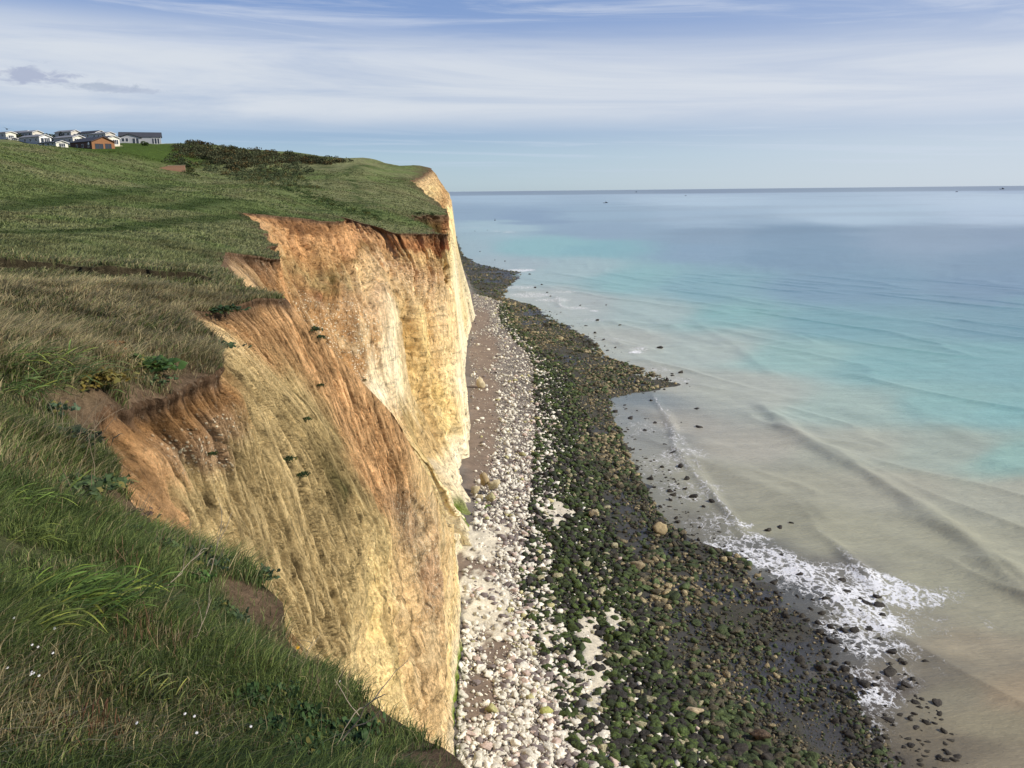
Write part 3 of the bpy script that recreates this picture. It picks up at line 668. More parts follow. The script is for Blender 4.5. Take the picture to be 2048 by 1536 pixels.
beach = mesh_q('beach', np.stack([XX, YY, ZZ], -1).reshape(-1, 3), gridfaces(*XX.shape), m_beach, col=np.c_[base.reshape(-1, 3), np.ones(XX.size)], smooth=True, extra={'wet': wet.ravel()})
tag(beach, kind='structure')

# ------------------------------------------------------------------ stones
def ico(sub):
    bm = bmesh.new(); bmesh.ops.create_icosphere(bm, subdivisions=sub, radius=1)
    V = np.array([v.co[:] for v in bm.verts]); Fc = np.array([[v.index for v in f.verts] for f in bm.faces]); bm.free()
    return V, Fc
ICO = {s: ico(s) for s in (1, 2, 3)}
def rock_shape(sub, seed, planes=9, rough=.1, round_=.0):
    V, Fc = ICO[sub]; r = np.random.default_rng(seed)
    nn = r.normal(size=(planes, 3)); nn /= np.linalg.norm(nn, axis=1)[:, None]
    dd = r.uniform(.45, .75, planes)
    k = (V @ nn.T)
    lim = np.where(k > .05, dd / np.maximum(k, .05), 9)
    s = np.minimum(lim.min(1), 1.0)
    s = s * (1 - round_) + .8 * round_
    q = V * s[:, None]
    q = q * (1 + rough * fbm(V[:, 0] * 2 + seed, V[:, 1] * 2, V[:, 2] * 2, o=3, seed=seed))[:, None]
    return q, Fc
def rotm(n, tilt=.35, rg=RNG):
    a = rg.uniform(0, 2 * np.pi, n); t = rg.normal(0, tilt, n); u = rg.normal(0, tilt, n)
    ca, sa, cb, sb, cc, sc = np.cos(a), np.sin(a), np.cos(t), np.sin(t), np.cos(u), np.sin(u)
    o, e = np.zeros(n), np.ones(n)
    Rz = np.stack([np.stack([ca, -sa, o], -1), np.stack([sa, ca, o], -1), np.stack([o, o, e], -1)], -2)
    Rx = np.stack([np.stack([e, o, o], -1), np.stack([o, cb, -sb], -1), np.stack([o, sb, cb], -1)], -2)
    Ry = np.stack([np.stack([cc, o, sc], -1), np.stack([o, e, o], -1), np.stack([-sc, o, cc], -1)], -2)
    return Rx @ Ry @ Rz
m_stone, nt, b = newmat('stone')
attr_mix(nt, b, 1.2, 9, .3, rough=.8, spec=.3, bumps=((4, .7, .12), (20, .6, .03)))
m_wet, nt, b = newmat('wet_weedy_stone')
attr_mix(nt, b, 2.0, 8, .6, rough=.75, spec=.3, bumps=((5, .9, .15), (22, .8, .04)))
def hull_rock(seed, npt=13):
    r = np.random.default_rng(seed); q = r.normal(size=(npt, 3)); q /= np.linalg.norm(q, axis=1)[:, None]; q *= r.uniform(.8, 1.05, (npt, 1))
    bm = bmesh.new(); vs = [bm.verts.new(p) for p in q]
    g_ = bmesh.ops.convex_hull(bm, input=vs); bmesh.ops.delete(bm, geom=[e for e in g_['geom_interior'] if isinstance(e, bmesh.types.BMVert)], context='VERTS')
    bmesh.ops.triangulate(bm, faces=bm.faces); bmesh.ops.recalc_face_normals(bm, faces=bm.faces)
    bm.verts.ensure_lookup_table(); bm.verts.index_update()
    V = np.array([v.co[:] for v in bm.verts]); Fc = np.array([[v.index for v in f.verts] for f in bm.faces]); bm.free()
    return V, Fc
VAR = [hull_rock(300 + i, 13 + i % 8) for i in range(18)]
VAR3 = [rock_shape(2, 330 + i, 10, .12, .12) for i in range(14)]
def scatter_merged(name, pos, size, colr, mat, flatness=(.45, .8), vs=VAR):
    n = len(pos); Rm = rotm(n)
    sc = np.stack([size * RNG.uniform(.8, 1.25, n), size * RNG.uniform(.65, 1.0, n), size * RNG.uniform(*flatness, n)], -1) * .5
    vi = RNG.integers(0, len(vs), n)
    Vs, Fs, Cs = [], [], []; off = 0
    for k, (bv, bf) in enumerate(vs):
        ids = np.where(vi == k)[0]
        if not len(ids): continue
        q = np.einsum('nij,nvj->nvi', Rm[ids], bv[None] * sc[ids][:, None]) + pos[ids][:, None]
        Vs.append(q.reshape(-1, 3)); nvt = len(bv)
        Fs.append((bf[None] + (np.arange(len(ids)) * nvt)[:, None, None]).reshape(-1, 3) + off); off += len(ids) * nvt
        sh = (.78 + .3 * np.clip(bv[:, 2], -1, 1))[None, :, None] * 0 + 1
        Cs.append((colr[ids][:, None] * sh * np.ones((1, nvt, 1))).reshape(-1, 3))
    V = np.concatenate(Vs); Fc = np.concatenate(Fs); Cc = np.concatenate(Cs)
    return mesh_q(name, V, Fc, mat, col=np.c_[Cc, np.ones(len(Cc))])

def sample_band(n, k0, k1, y0, y1, pad0=0, pad1=0, power=1.0):
    """positions between two zone lines, denser per metre nearer by"""
    t = RNG.uniform(0, 1, n)
    y = (y0 ** (1 - power) + t * (y1 ** (1 - power) - y0 ** (1 - power))) ** (1 / (1 - power)) if power != 1 else y0 * (y1 / y0) ** t
    a = zone(y, k0) + pad0; b = zone(y, k1) + pad1
    # number in a row follows its width
    wdt = np.maximum(b - a, .2); keep = RNG.uniform(0, 1, n) < wdt / wdt.max() * 1.6
    y = y[keep]; a = a[keep]; b = b[keep]
    x = a + (b - a) * RNG.uniform(0, 1, len(y))
    return x, y
def sizes(n, lo, hi, p=2.2):
    u = RNG.uniform(0, 1, n); return (lo ** (1 - p) + u * (hi ** (1 - p) - lo ** (1 - p))) ** (1 / (1 - p))

GRP = {'chalk': 'white chalk boulders strewn along the foot of the cliff', 'green': 'green weed-covered boulders in a belt along the beach', 'dark': 'dark wet boulders on the reef flat and in the surf'}
def family(kind, x, y, s, colr, mat, obj_name, lab_fn, cat, zoff=.12, flatness=(.45, .8), top=300, variants=10):
    z = beach_z(x, y)
    z = np.where(kind == 'dark', np.maximum(z, -.12), z) + s * zoff
    qx, qy, qd = proj(x, y, z)
    big = s / qd
    vis = (qx > 0) & (qx < 2048) & (qy > 0) & (qy < 1530) & (x > zone(y, 1) + .1)
    order = np.argsort(-np.where(vis, big, 0))
    ind, rest = order[:top], order[top:]
    o = scatter_merged({'chalk': 'chalk_rubble', 'green': 'weedy_stones', 'dark': 'reef_stones'}[kind], np.c_[x, y, z][rest], s[rest], colr[rest], mat, flatness)
    tag(o, {'chalk': 'mass of small white chalk stones and pebbles under the cliff', 'green': 'mass of smaller green weedy stones on the middle beach', 'dark': 'mass of dark seaweed-covered rocks on the reef flat'}[kind], {'chalk': 'rubble', 'green': 'stones', 'dark': 'rocks'}[kind], kind='stuff')
    # shared prototype meshes
    meshes = []
    cq = np.percentile(colr, 50, axis=0)
    for v in range(variants):
        bv, bf = rock_shape(3, 500 + v + 40 * ('chalk', 'green', 'dark').index(kind), 16, .26, 0)
        cc = colr[ind[RNG.integers(0, top)]]
        nz = (1 + .25 * fbm(bv[:, 0] * 3, bv[:, 1] * 3, bv[:, 2] * 3, o=3, seed=v))[:, None]
        me_o = mesh_q(obj_name, bv * .5, bf, mat, col=np.c_[cc[None] * nz, np.ones(len(bv))])
        meshes.append((me_o.data, cc)); bpy.data.objects.remove(me_o)
    mc = np.array([m_[1] for m_ in meshes])
    for i in ind:
        k = np.argmin(((mc - colr[i]) ** 2).sum(1) * (1 + RNG.uniform(0, 1.5, len(mc))) + 1e-5 * RNG.uniform(0, 1, len(mc)))
        ob = bpy.data.objects.new(obj_name, meshes[k][0]); COL.objects.link(ob)
        ob.location = (x[i], y[i], z[i]); ob.scale = (s[i] * RNG.uniform(.85, 1.2), s[i] * RNG.uniform(.7, 1), s[i] * RNG.uniform(*flatness))
        ob.rotation_euler = (RNG.normal(0, .2), RNG.normal(0, .2), RNG.uniform(0, 6.28))
        tag(ob, lab_fn(s[i], qx[i], qy[i]), cat, GRP[kind])

# chalk
x, y = sample_band(34000, 1, 2, 48, 330, .3, 2.0, 1.9)
s = sizes(len(x), .13, 1.25, 2.3)
m = (RNG.uniform(0, 1, len(x)) > slab_m(x, y) * .5) & (RNG.uniform(0, 1, len(x)) > sand_m(x, y) * .88)
x, y, s = x[m], y[m], s[m]
xs_, ys_ = sample_band(2600, 2, 3, 48, 200, 0, 0, 1.8)
x = np.r_[x, xs_]; y = np.r_[y, ys_]; s = np.r_[s, sizes(len(xs_), .18, .9, 2.4)]
c = np.array([.84, .785, .64])[None] * RNG.uniform(.72, 1.12, (len(x), 1)) ; 
k = RNG.uniform(0, 1, len(x)) + .12 - .25 * fbm(x * .3, y * .3, o=2, seed=180) * (x > zone(y, 2) - 4) ; k = np.clip(k, 0, 1); c[k < .14] = np.array([.50, .46, .22]) * RNG.uniform(.8, 1.2, ((k < .14).sum(), 1)); c[k > .95] = np.array([.22, .18, .16]); c[(k > .88) & (k < .95)] = np.array([.60, .47, .38])
def lab(s_, qx, qy):
    zone_ = 'just below the cliff foot' if qx < 985 else ('in the middle of the chalk strip' if qx < 1060 else 'where the chalk meets the green boulders')
    sz = 'large' if s_ > .95 else ('medium' if s_ > .65 else 'small')
    return f'{sz} white chalk boulder lying {zone_}'
family('chalk', x, y, s, c, m_stone, 'chalk_boulder', lab, 'boulder')
# green
x, y = sample_band(17000, 2, 3, 48, 300, -1.2, 1.5, 1.7)
s = sizes(len(x), .3, 1.5, 2.4)
m = RNG.uniform(0, 1, len(x)) > slab_m(x, y) * .85; x, y, s = x[m], y[m], s[m]
k = RNG.uniform(0, 1, len(x))
c = np.array([.046, .064, .020])[None] * RNG.uniform(.5, 1.5, (len(x), 1)) * (1 + .5 * fbm(x * .3, y * .25, o=3, seed=192))[:, None]
k = k + .15 * fbm(x * .15, y * .12, o=3, seed=181)
c[k > .72] = np.array([.075, .110, .024]) * RNG.uniform(.6, 1.2, ((k > .72).sum(), 1)); c[k < .3] = np.array([.040, .036, .028]); c[(k > .3) & (k < .36)] = np.array([.40, .36, .21])
def lab(s_, qx, qy):
    sz = 'large' if s_ > 1.15 else ('medium' if s_ > .8 else 'small')
    zone_ = 'beside the white chalk strip' if qx < 1130 else ('in the middle of the green belt' if qx < 1250 else 'beside the dark reef rocks')
    return f'{sz} boulder coated in green weed {zone_}'
family('green', x, y, s, c, m_wet, 'weedy_boulder', lab, 'boulder')
# dark reef
x, y = sample_band(42000, 3, 4, 48, 620, -1.0, .5, 1.6)
s = sizes(len(x), .28, 1.5, 2.4)
keepd = RNG.uniform(0, 1, len(x)) < .35 + .75 * sstep(-.25, .15, fbm(x * .09, y * .06, o=3, seed=140)) + (y > 110) * .6
flatz = lambda x, y: sstep(.34, .6, (x - zone(y, 3)) / np.maximum(zone(y, 4) - zone(y, 3), 1)) * (1 - sstep(74, 86, y))
fz = flatz(x, y); keepd &= RNG.uniform(0, 1, len(x)) > fz * .3; s = s * (1 - fz * .5 * (RNG.uniform(0, 1, len(x)) < .93))
x, y, s = x[keepd], y[keepd], s[keepd]
s = s * (1 + .55 * fbm(x * .22, y * .16, o=3, seed=190) * 1.6).clip(.45, 1.7)
# the right hand flat near the camera is low and wet: fewer, flatter stones
xo, yo = sample_band(1500, 4, 4, 48, 300, -3, 6, 1.7)
SEA = [(1455,1130),(1480,1125),(1400,1120),(1535,1058),(1558,1052),(1587,1045),(1320,1040),(1560,1110),(1600,1150),(1625,1148),(1630,1170),(1655,1195),(1695,1180),(1685,1160),(1720,1195),(1735,1205),(1755,1190),(1758,1207),(1722,1222),(1765,1228),
 (1660,1247),(1690,1258),(1710,1260),(1735,1255),(1765,1255),(1640,1262),(1668,1280),(1785,1300),(1808,1322),(1853,1320),(1780,1342),(1730,1365),(1812,1365),(1875,1402),(1780,1435),(1822,1485),(1755,1490),(1700,1470),(1642,1333),(1690,1335),(1600,1320),
 (1345,750),(1360,745),(1335,760),(1398,817),(1362,845),(1398,852),(1300,955),(1305,800),(1310,845),(1215,815),(1230,822),(1260,835),(1290,860),(1240,650),(1195,640),(1210,610),(1190,605),(1172,650),(1190,665),(1205,680),(1215,700),(1230,695),(1320,695),(1250,895),(1330,890),
 (1345,905),(1360,930),(1375,955),(1340,980),(1388,990),(1410,1010),(1355,1040),(1425,1000),(1085,570),(1070,575),(1160,610),(1100,592),(1095,585),(1060,548),(990,520),(1010,522),(960,503),(975,460),(1000,465),(950,462)]
sp_ = np.array([G(px, py, .2)[:2] for px, py in SEA])
ssz = np.array([.95 + .75 * RNG.uniform() if py > 1000 else 1.1 + .9 * RNG.uniform() for px, py in SEA])
x = np.r_[x, xo, sp_[:, 0]]; y = np.r_[y, yo, sp_[:, 1]]; s = np.r_[s, sizes(len(xo), .3, 1.1, 2.4), ssz]
k = RNG.uniform(0, 1, len(x))
c = np.array([.058, .050, .028])[None] * RNG.uniform(.5, 1.7, (len(x), 1))
gm = k < .42; c[gm] = np.array([.055, .075, .024]) * RNG.uniform(.6, 1.3, (gm.sum(), 1))
outer = fbm(x * .08, y * .05, o=2, seed=150) + (y > 95) * .28 + (y < 85) * -.12
tm = (k > .90) | ((k > .45) & (outer > .15)); c[tm] = np.array([.20, .16, .085]) * RNG.uniform(.4, 1.5, (tm.sum(), 1))
c *= 1.25 * (1 + .5 * fbm(x * .25, y * .2, o=3, seed=191))[:, None]; c[-len(SEA):] = np.array([.045, .038, .028]); ns_ = len(SEA) + len(xo); c[-ns_:-len(SEA)] = np.array([.05, .042, .028])
def lab(s_, qx, qy):
    sz = 'large' if s_ > 1.2 else 'medium'
    if qx > 1500: p = 'standing in the surf and foam'
    elif qy < 760: p = 'on the distant reef spur'
    elif qx > 1330: p = 'on the wet flat at the edge of the sea'
    else: p = 'on the reef flat beside the green belt'
    return f'{sz} dark seaweed-covered rock {p}'
family('dark', x, y, s, c, m_wet, 'reef_rock', lab, 'rock', zoff=.05, flatness=(.4, .75))

def single_rock(name, px, py, zb, size, seed, colour, mat, label, cat='boulder', group=None, sc=(1, .85, .8), rot=0., lift=.25):
    bv, bf = rock_shape(3, seed, 14, .38, 0)
    nz = (1 + .25 * fbm(bv[:, 0] * 3, bv[:, 1] * 3, bv[:, 2] * 3, o=3, seed=seed))[:, None]
    o = mesh_q(name, bv * .5, bf, mat, col=np.c_[np.array(colour)[None] * nz, np.ones(len(bv))])
    p = G(px, py, zb)
    o.location = (p[0], p[1], zb + size * lift); o.scale = (size * sc[0], size * sc[1], size * sc[2]); o.rotation_euler = (0, 0, rot)
    tag(o, label, cat, group); return o
CR_ = (.50, .42, .25)
PG = 'fallen blocks heaped against the cliff foot'
for a in [(952, 985, 3.1, 1.5, 'pale block on the left of the heap against the cliff', CR_, 1.0), (968, 966, 3.9, 2.0, 'tallest brown-cream block at the top of the heap', (.42, .32, .17), 1.2), (988, 978, 3.2, 2.3, 'broad cream slab leaning on the right of the heap', CR_, .9),
          (960, 1000, 2.6, 1.5, 'rounded cream block below the middle of the heap', CR_, .8), (982, 1003, 2.4, 2.0, 'wide pale block at the front right of the heap', (.46, .42, .22), .8), (951, 1012, 2.2, 1.1, 'small yellow-green block at the front left of the heap', (.30, .34, .08), .7),
          (975, 1022, 2.0, 1.6, 'bright green weedy block in front of the heap', (.12, .20, .03), .7), (955, 1040, 1.9, 1.3, 'dark green block nearest the camera below the heap', (.06, .11, .02), .7)]:
    single_rock('fallen_block', a[0], a[1], a[2] - .8, a[3], 700 + a[0], a[5], m_stone, a[4], 'boulder', PG, (1, .8, a[6]), a[0] * .7)
single_rock('fallen_block', 962, 775, 2.0, 3.2, 811, (.62, .52, .33), m_stone, 'tall pointed cream block standing alone on the brown sand', sc=(.7, .6, 1.0))
single_rock('reef_rock', 1318, 1065, .4, 2.1, 820, (.36, .28, .15), m_stone, 'biggest tan boulder at the edge of the calm shallow water', 'rock', sc=(1, .8, 1.0))
single_rock('reef_rock', 1277, 1138, .5, 1.8, 821, (.30, .24, .14), m_stone, 'broad flat-topped tan boulder among green stones', 'rock', sc=(1.2, .8, .75))
single_rock('reef_rock', 1188, 1035, .7, 1.9, 822, (.42, .34, .20), m_stone, 'tan boulder beside a white patch of bare chalk', 'rock', sc=(1, .8, .8))
single_rock('weedy_boulder', 1090, 1432 , 1.3, 1.5, 823, (.42, .42, .13), m_stone, 'yellow-green lichened boulder on the white chalk stones')
single_rock('weedy_boulder', 984, 1425, 1.7, 1.3, 824, (.42, .40, .18), m_stone, 'pitted yellowish boulder speckled green near the cliff foot')
single_rock('reef_rock', 1160, 1420, 1.1, 1.4, 825, (.07, .065, .06), m_stone, 'dark grey angular boulder on a pale sand patch', 'rock')
single_rock('reef_rock', 1522, 1480, .4, 1.6, 826, (.12, .08, .05), m_wet, 'long brown flat boulder near the bottom of the reef', 'rock', sc=(1.3, .8, .6))
single_rock('reef_rock', 1385, 1432, .6, 1.5, 827, (.40, .32, .20), m_stone, 'pale oblong boulder lying on dark stones', 'rock', sc=(1.4, .6, .6))

# ------------------------------------------------------------------ sea
ang = np.radians(np.linspace(-42, 56, 520))                    # from straight ahead, clockwise
rad = np.concatenate([np.geomspace(38, 420, 660), np.geomspace(426, 150000, 170)])
AN, RD = np.meshgrid(ang, rad)
WX, WY = RD * np.sin(AN), RD * np.cos(AN)
qx, qy, qd = proj(WX, np.maximum(WY, 5), 0 * WX)
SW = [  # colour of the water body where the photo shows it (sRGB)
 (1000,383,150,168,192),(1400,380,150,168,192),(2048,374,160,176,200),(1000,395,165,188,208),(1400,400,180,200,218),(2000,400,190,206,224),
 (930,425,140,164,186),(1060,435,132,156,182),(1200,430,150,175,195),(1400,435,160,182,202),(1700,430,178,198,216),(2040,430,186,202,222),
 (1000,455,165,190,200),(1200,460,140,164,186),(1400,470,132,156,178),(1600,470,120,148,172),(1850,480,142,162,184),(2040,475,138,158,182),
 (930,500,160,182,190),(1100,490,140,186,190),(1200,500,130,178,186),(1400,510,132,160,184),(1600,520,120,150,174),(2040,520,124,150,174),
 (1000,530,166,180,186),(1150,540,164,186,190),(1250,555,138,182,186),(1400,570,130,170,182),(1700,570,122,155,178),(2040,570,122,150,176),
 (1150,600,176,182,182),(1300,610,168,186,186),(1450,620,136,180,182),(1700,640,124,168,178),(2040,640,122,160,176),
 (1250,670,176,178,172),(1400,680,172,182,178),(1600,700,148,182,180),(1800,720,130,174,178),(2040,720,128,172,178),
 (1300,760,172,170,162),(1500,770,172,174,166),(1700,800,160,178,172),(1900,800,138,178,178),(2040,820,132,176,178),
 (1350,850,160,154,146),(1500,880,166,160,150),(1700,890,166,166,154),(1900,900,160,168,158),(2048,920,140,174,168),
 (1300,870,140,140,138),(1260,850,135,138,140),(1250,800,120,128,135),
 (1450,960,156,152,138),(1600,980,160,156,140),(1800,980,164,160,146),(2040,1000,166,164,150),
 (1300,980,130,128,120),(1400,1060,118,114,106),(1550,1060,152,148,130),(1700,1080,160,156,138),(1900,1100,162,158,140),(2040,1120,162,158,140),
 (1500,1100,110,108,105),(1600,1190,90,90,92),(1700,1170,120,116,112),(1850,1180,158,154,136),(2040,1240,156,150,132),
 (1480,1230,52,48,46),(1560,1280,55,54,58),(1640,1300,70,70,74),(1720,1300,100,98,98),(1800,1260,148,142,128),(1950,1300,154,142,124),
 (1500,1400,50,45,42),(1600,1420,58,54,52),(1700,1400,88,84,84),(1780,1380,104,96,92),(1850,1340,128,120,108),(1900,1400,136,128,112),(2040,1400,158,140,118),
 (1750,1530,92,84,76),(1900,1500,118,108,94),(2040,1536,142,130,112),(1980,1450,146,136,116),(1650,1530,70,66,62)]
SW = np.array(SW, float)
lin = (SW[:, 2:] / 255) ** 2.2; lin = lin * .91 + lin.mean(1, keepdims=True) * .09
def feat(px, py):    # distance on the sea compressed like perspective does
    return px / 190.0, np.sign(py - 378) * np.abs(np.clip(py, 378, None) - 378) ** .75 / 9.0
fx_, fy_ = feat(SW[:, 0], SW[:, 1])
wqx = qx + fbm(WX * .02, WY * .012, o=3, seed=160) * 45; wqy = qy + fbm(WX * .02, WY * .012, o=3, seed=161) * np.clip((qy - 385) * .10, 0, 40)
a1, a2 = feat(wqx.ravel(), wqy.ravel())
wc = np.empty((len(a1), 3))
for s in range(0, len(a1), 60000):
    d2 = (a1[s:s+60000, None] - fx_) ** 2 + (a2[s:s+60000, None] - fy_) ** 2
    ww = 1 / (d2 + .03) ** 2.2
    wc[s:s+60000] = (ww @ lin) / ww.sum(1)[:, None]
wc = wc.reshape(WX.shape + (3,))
# dark ribbon of rougher water along the horizon and cat's-paws
hor = (RD > 9000) * 1.0
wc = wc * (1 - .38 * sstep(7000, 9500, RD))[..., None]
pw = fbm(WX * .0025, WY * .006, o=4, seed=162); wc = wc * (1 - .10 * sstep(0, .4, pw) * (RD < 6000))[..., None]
# swell and breaking crests
def line(pl, z=0.0): return [G(px, py, z)[:2] for px, py in pl]
WZ = np.zeros_like(WX)
sw = fbm((WX * .9 + WY * .35) * .10, (WY * .9 - WX * .35) * .022, o=3, seed=170) * .22 + fbm(WX * .22, WY * .12, o=3, seed=171) * .07
rdg = (1 - np.abs(fbm((WX * .86 + WY * .5) * .055, (WY * .86 - WX * .5) * .012, o=3, seed=175)) * 2.6).clip(0, 1) ** 3; sw = sw * .8 + rdg * .42
sel = RD < 900
WZ += sw * np.clip(RD / 90, .4, 1) * (1 - sstep(300, 900, RD)) * sstep(0, 8, WX - zone(WY, 4))
CRESTS = [([(1500,800),(1590,870),(1700,930),(1830,1010),(1950,1100),(2048,1180),(2140,1260)], 1.7, .6, 0), ([(1300,780),(1345,860),(1350,900),(1400,960),(1470,1040),(1500,1090)], .7, .30, .9),
          ([(1330,800),(1352,870),(1395,930),(1440,1010),(1475,1060)], .5, .12, .8), ([(1590,1150),(1650,1185),(1700,1240),(1730,1300),(1735,1380),(1760,1440)], .5, .1, .7), ([(1020,570),(1060,590),(1100,612),(1150,640)], 1.0, .1, .8), ([(1190,640),(1240,690),(1290,720),(1340,745)], .9, .1, .6), ([(1640,1065),(1690,1115),(1740,1160),(1790,1210)], .8, .40, 1), ([(1115,590),(1120,610),(1135,622)], 1.5, .4, 1), ([(1380,640),(1480,700),(1560,760)], 1.8, .2, 0), ([(1180,600),(1300,640),(1420,690)], 3, .2, 0),
          ([(1580,980),(1650,1040),(1700,1085)], 1.5, .2, 0), ([(1770,780),(1900,860),(2048,930)], 3, .2, 0)]
fo = np.zeros_like(WX)
wob = fbm(WX * .12, WY * .12, o=3, seed=172)
for pl, wd, hh, fm in CRESTS:
    L = line(pl); dd = seg_dist(WX, WY, L) + wob * wd * .5
    # fade to the ends of the crest
    e0 = np.hypot(WX - L[0][0], WY - L[0][1]); e1 = np.hypot(WX - L[-1][0], WY - L[-1][1])
    en = sstep(0, 9, np.minimum(e0, e1))
    WZ += hh * np.exp(-(dd / wd) ** 2) * en
    wc = wc * (1 - .07 * np.exp(-((dd) / (wd * .9)) ** 2) * en * (fm == 0))[..., None]  # swell crests darkened: shade of the wave front painted into the water
    if fm: fo = np.maximum(fo, fm * np.exp(-(dd / (wd * .8)) ** 2) * np.maximum(en, .5) * (.75 + .5 * wob))
FOAM = [(1540,1120,5,.95),(1585,1145,4.5,1),(1510,1080,3,.8),(1640,1150,4,.8),(1490,1050,2.5,.7),(1760,1170,3,1),(1800,1190,3.5,1),(1850,1195,3,.85),(1900,1190,2.5,.6),(1720,1150,2.5,.8),(1700,1200,5,.95),(1740,1240,5,.9),(1690,1260,4,.8),
 (1730,1300,4,.9),(1720,1350,4,.7),(1740,1390,3.5,.8),(1755,1420,2,.6),(1780,1300,4,.7),(1800,1350,3.5,.6),(1730,1200,4,.7),(1650,1180,4,.85),(1350,880,5,.62),(1370,910,5,.6),(1330,930,8,.55),(1300,860,9,.52),(1400,980,6,.56),(1430,1040,6,.62),(1380,1050,5,.45),
 (1340,980,8,.5),(1450,1090,4,.7),(1420,1100,4,.55),(1500,1120,3,.7),(1260,830,8,.4),(1320,760,7,.6),(1350,760,6,.6),(1310,740,7,.6),(1280,700,5,.7),(1180,640,9,.55),(1150,615,8,.7),(1110,600,9,.7),(1060,590,12,.7),(1030,575,12,.65),(1045,540,9,1),(1120,585,9,.6),(1270,706,3,1),
 (1190,622,3,1),(1220,640,6,.45),(1230,680,8,.5),(1200,665,8,.5),(1005,463,20,.8),(940,455,25,.6),(980,470,18,.7),(1020,465,10,.7),(940,497,14,.5),(1400,1190,5,.25),(1900,1250,6,.3),(1960,1250,5,.3),(1830,1240,5,.45),(1720,1440,4,.6),(1700,1490,3,.3),(1770,1530,3,.4),(1820,1450,4,.25),(1850,1330,4,.3),(1560,1170,4,.5)]
for px, py, r, sgt in FOAM:
    c = G(px, py, 0)
    fo = np.maximum(fo, .93 * sgt * (1 - sstep(.2, 1.25, np.hypot(WX - c[0], WY - c[1]) / r + wob * .5)))
fo = np.maximum(fo, .32 * (1 - sstep(0, 3, np.abs(WX - zone(WY, 4) - 1.5))) * (WY > 60))
m_sea, nt, b = newmat('sea_water')
at = N(nt, 'ShaderNodeAttribute', attribute_name='Col'); fa = N(nt, 'ShaderNodeAttribute', attribute_name='foam')
ge = N(nt, 'ShaderNodeNewGeometry')
mp = N(nt, 'ShaderNodeMapping'); mp.inputs['Rotation'].default_value = (0, 0, math.radians(35)); mp.inputs['Scale'].default_value = (1.0, .45, 1)
nt.links.new(ge.outputs['Position'], mp.inputs['Vector'])
# foam lace: warped cell edges and blobs
wn = noise(.55, 5); wsc = N(nt, 'ShaderNodeVectorMath', operation='SCALE'); wsc.inputs['Scale'].default_value = 3.0; nt.links.new(wn.outputs['Color'], wsc.inputs[0])
wv = N(nt, 'ShaderNodeVectorMath', operation='ADD'); nt.links.new(mp.outputs[0], wv.inputs[0]); nt.links.new(wsc.outputs[0], wv.inputs[1])
n_f = noise(1.4, 10, .72, wv.outputs[0])
vf = N(nt, 'ShaderNodeTexVoronoi', feature='DISTANCE_TO_EDGE'); vf.inputs['Scale'].default_value = 1.1; nt.links.new(wv.outputs[0], vf.inputs['Vector'])
lace = mapr(vf.outputs['Distance'], 0, .22, .22, -.1)
sm1 = N(nt, 'ShaderNodeMath', operation='ADD'); nt.links.new(n_f.outputs['Fac'], sm1.inputs[0]); nt.links.new(lace, sm1.inputs[1])
sm2 = N(nt, 'ShaderNodeMath', operation='MULTIPLY_ADD'); nt.links.new(fa.outputs['Fac'], sm2.inputs[0]); sm2.inputs[1].default_value = .62; nt.links.new(sm1.outputs[0], sm2.inputs[2])
fmask = mapr(sm2.outputs[0], .93, 1.12, 0, 1)
gate = mapr(fa.outputs['Fac'], .03, .2, 0, 1)
fm_ = N(nt, 'ShaderNodeMath', operation='MULTIPLY'); nt.links.new(fmask, fm_.inputs[0]); nt.links.new(gate, fm_.inputs[1])
# patchy tone with long streaks
mp2 = N(nt, 'ShaderNodeMapping'); mp2.inputs['Scale'].default_value = (.05, .3, 1); mp2.inputs['Rotation'].default_value = (0, 0, math.radians(14)); nt.links.new(ge.outputs['Position'], mp2.inputs['Vector'])
n_t = noise(1.0, 8, .6, mp2.outputs[0])
n_u = noise(.35, 8, .7)
sc1 = N(nt, 'ShaderNodeVectorMath', operation='SCALE'); nt.links.new(at.outputs['Color'], sc1.inputs[0]); nt.links.new(mapr(n_t.outputs['Fac'], .3, .7, .9, 1.08), sc1.inputs['Scale'])
sc2 = N(nt, 'ShaderNodeVectorMath', operation='SCALE'); nt.links.new(sc1.outputs[0], sc2.inputs[0]); nt.links.new(mapr(n_u.outputs['Fac'], .3, .7, .91, 1.07), sc2.inputs['Scale'])
mx = N(nt, 'ShaderNodeMix', data_type='RGBA'); nt.links.new(fm_.outputs[0], mx.inputs['Factor']); nt.links.new(sc2.outputs[0], mx.inputs['A']); mx.inputs['B'].default_value = (.80, .80, .78, 1)
nt.links.new(mx.outputs['Result'], b.inputs['Base Color'])
nt.links.new(mapr(fm_.outputs[0], 0, 1, .32, .9), b.inputs['Roughness'])
b.inputs['IOR'].default_value = 1.33; b.inputs['Specular IOR Level'].default_value = .3
mp3 = N(nt, 'ShaderNodeMapping'); mp3.inputs['Scale'].default_value = (.5, 1.6, 1); mp3.inputs['Rotation'].default_value = (0, 0, math.radians(20)); nt.links.new(ge.outputs['Position'], mp3.inputs['Vector'])
bw = N(nt, 'ShaderNodeBump'); bw.inputs['Strength'].default_value = .9; bw.inputs['Distance'].default_value = .32; nt.links.new(noise(.9, 9, .68, mp3.outputs[0]).outputs['Fac'], bw.inputs['Height'])
bf2 = N(nt, 'ShaderNodeBump'); bf2.inputs['Strength'].default_value = .6; bf2.inputs['Distance'].default_value = .15; nt.links.new(fm_.outputs[0], bf2.inputs['Height']); nt.links.new(bw.outputs[0], bf2.inputs['Normal'])
nt.links.new(bf2.outputs[0], b.inputs['Normal'])
WSCALE = .93
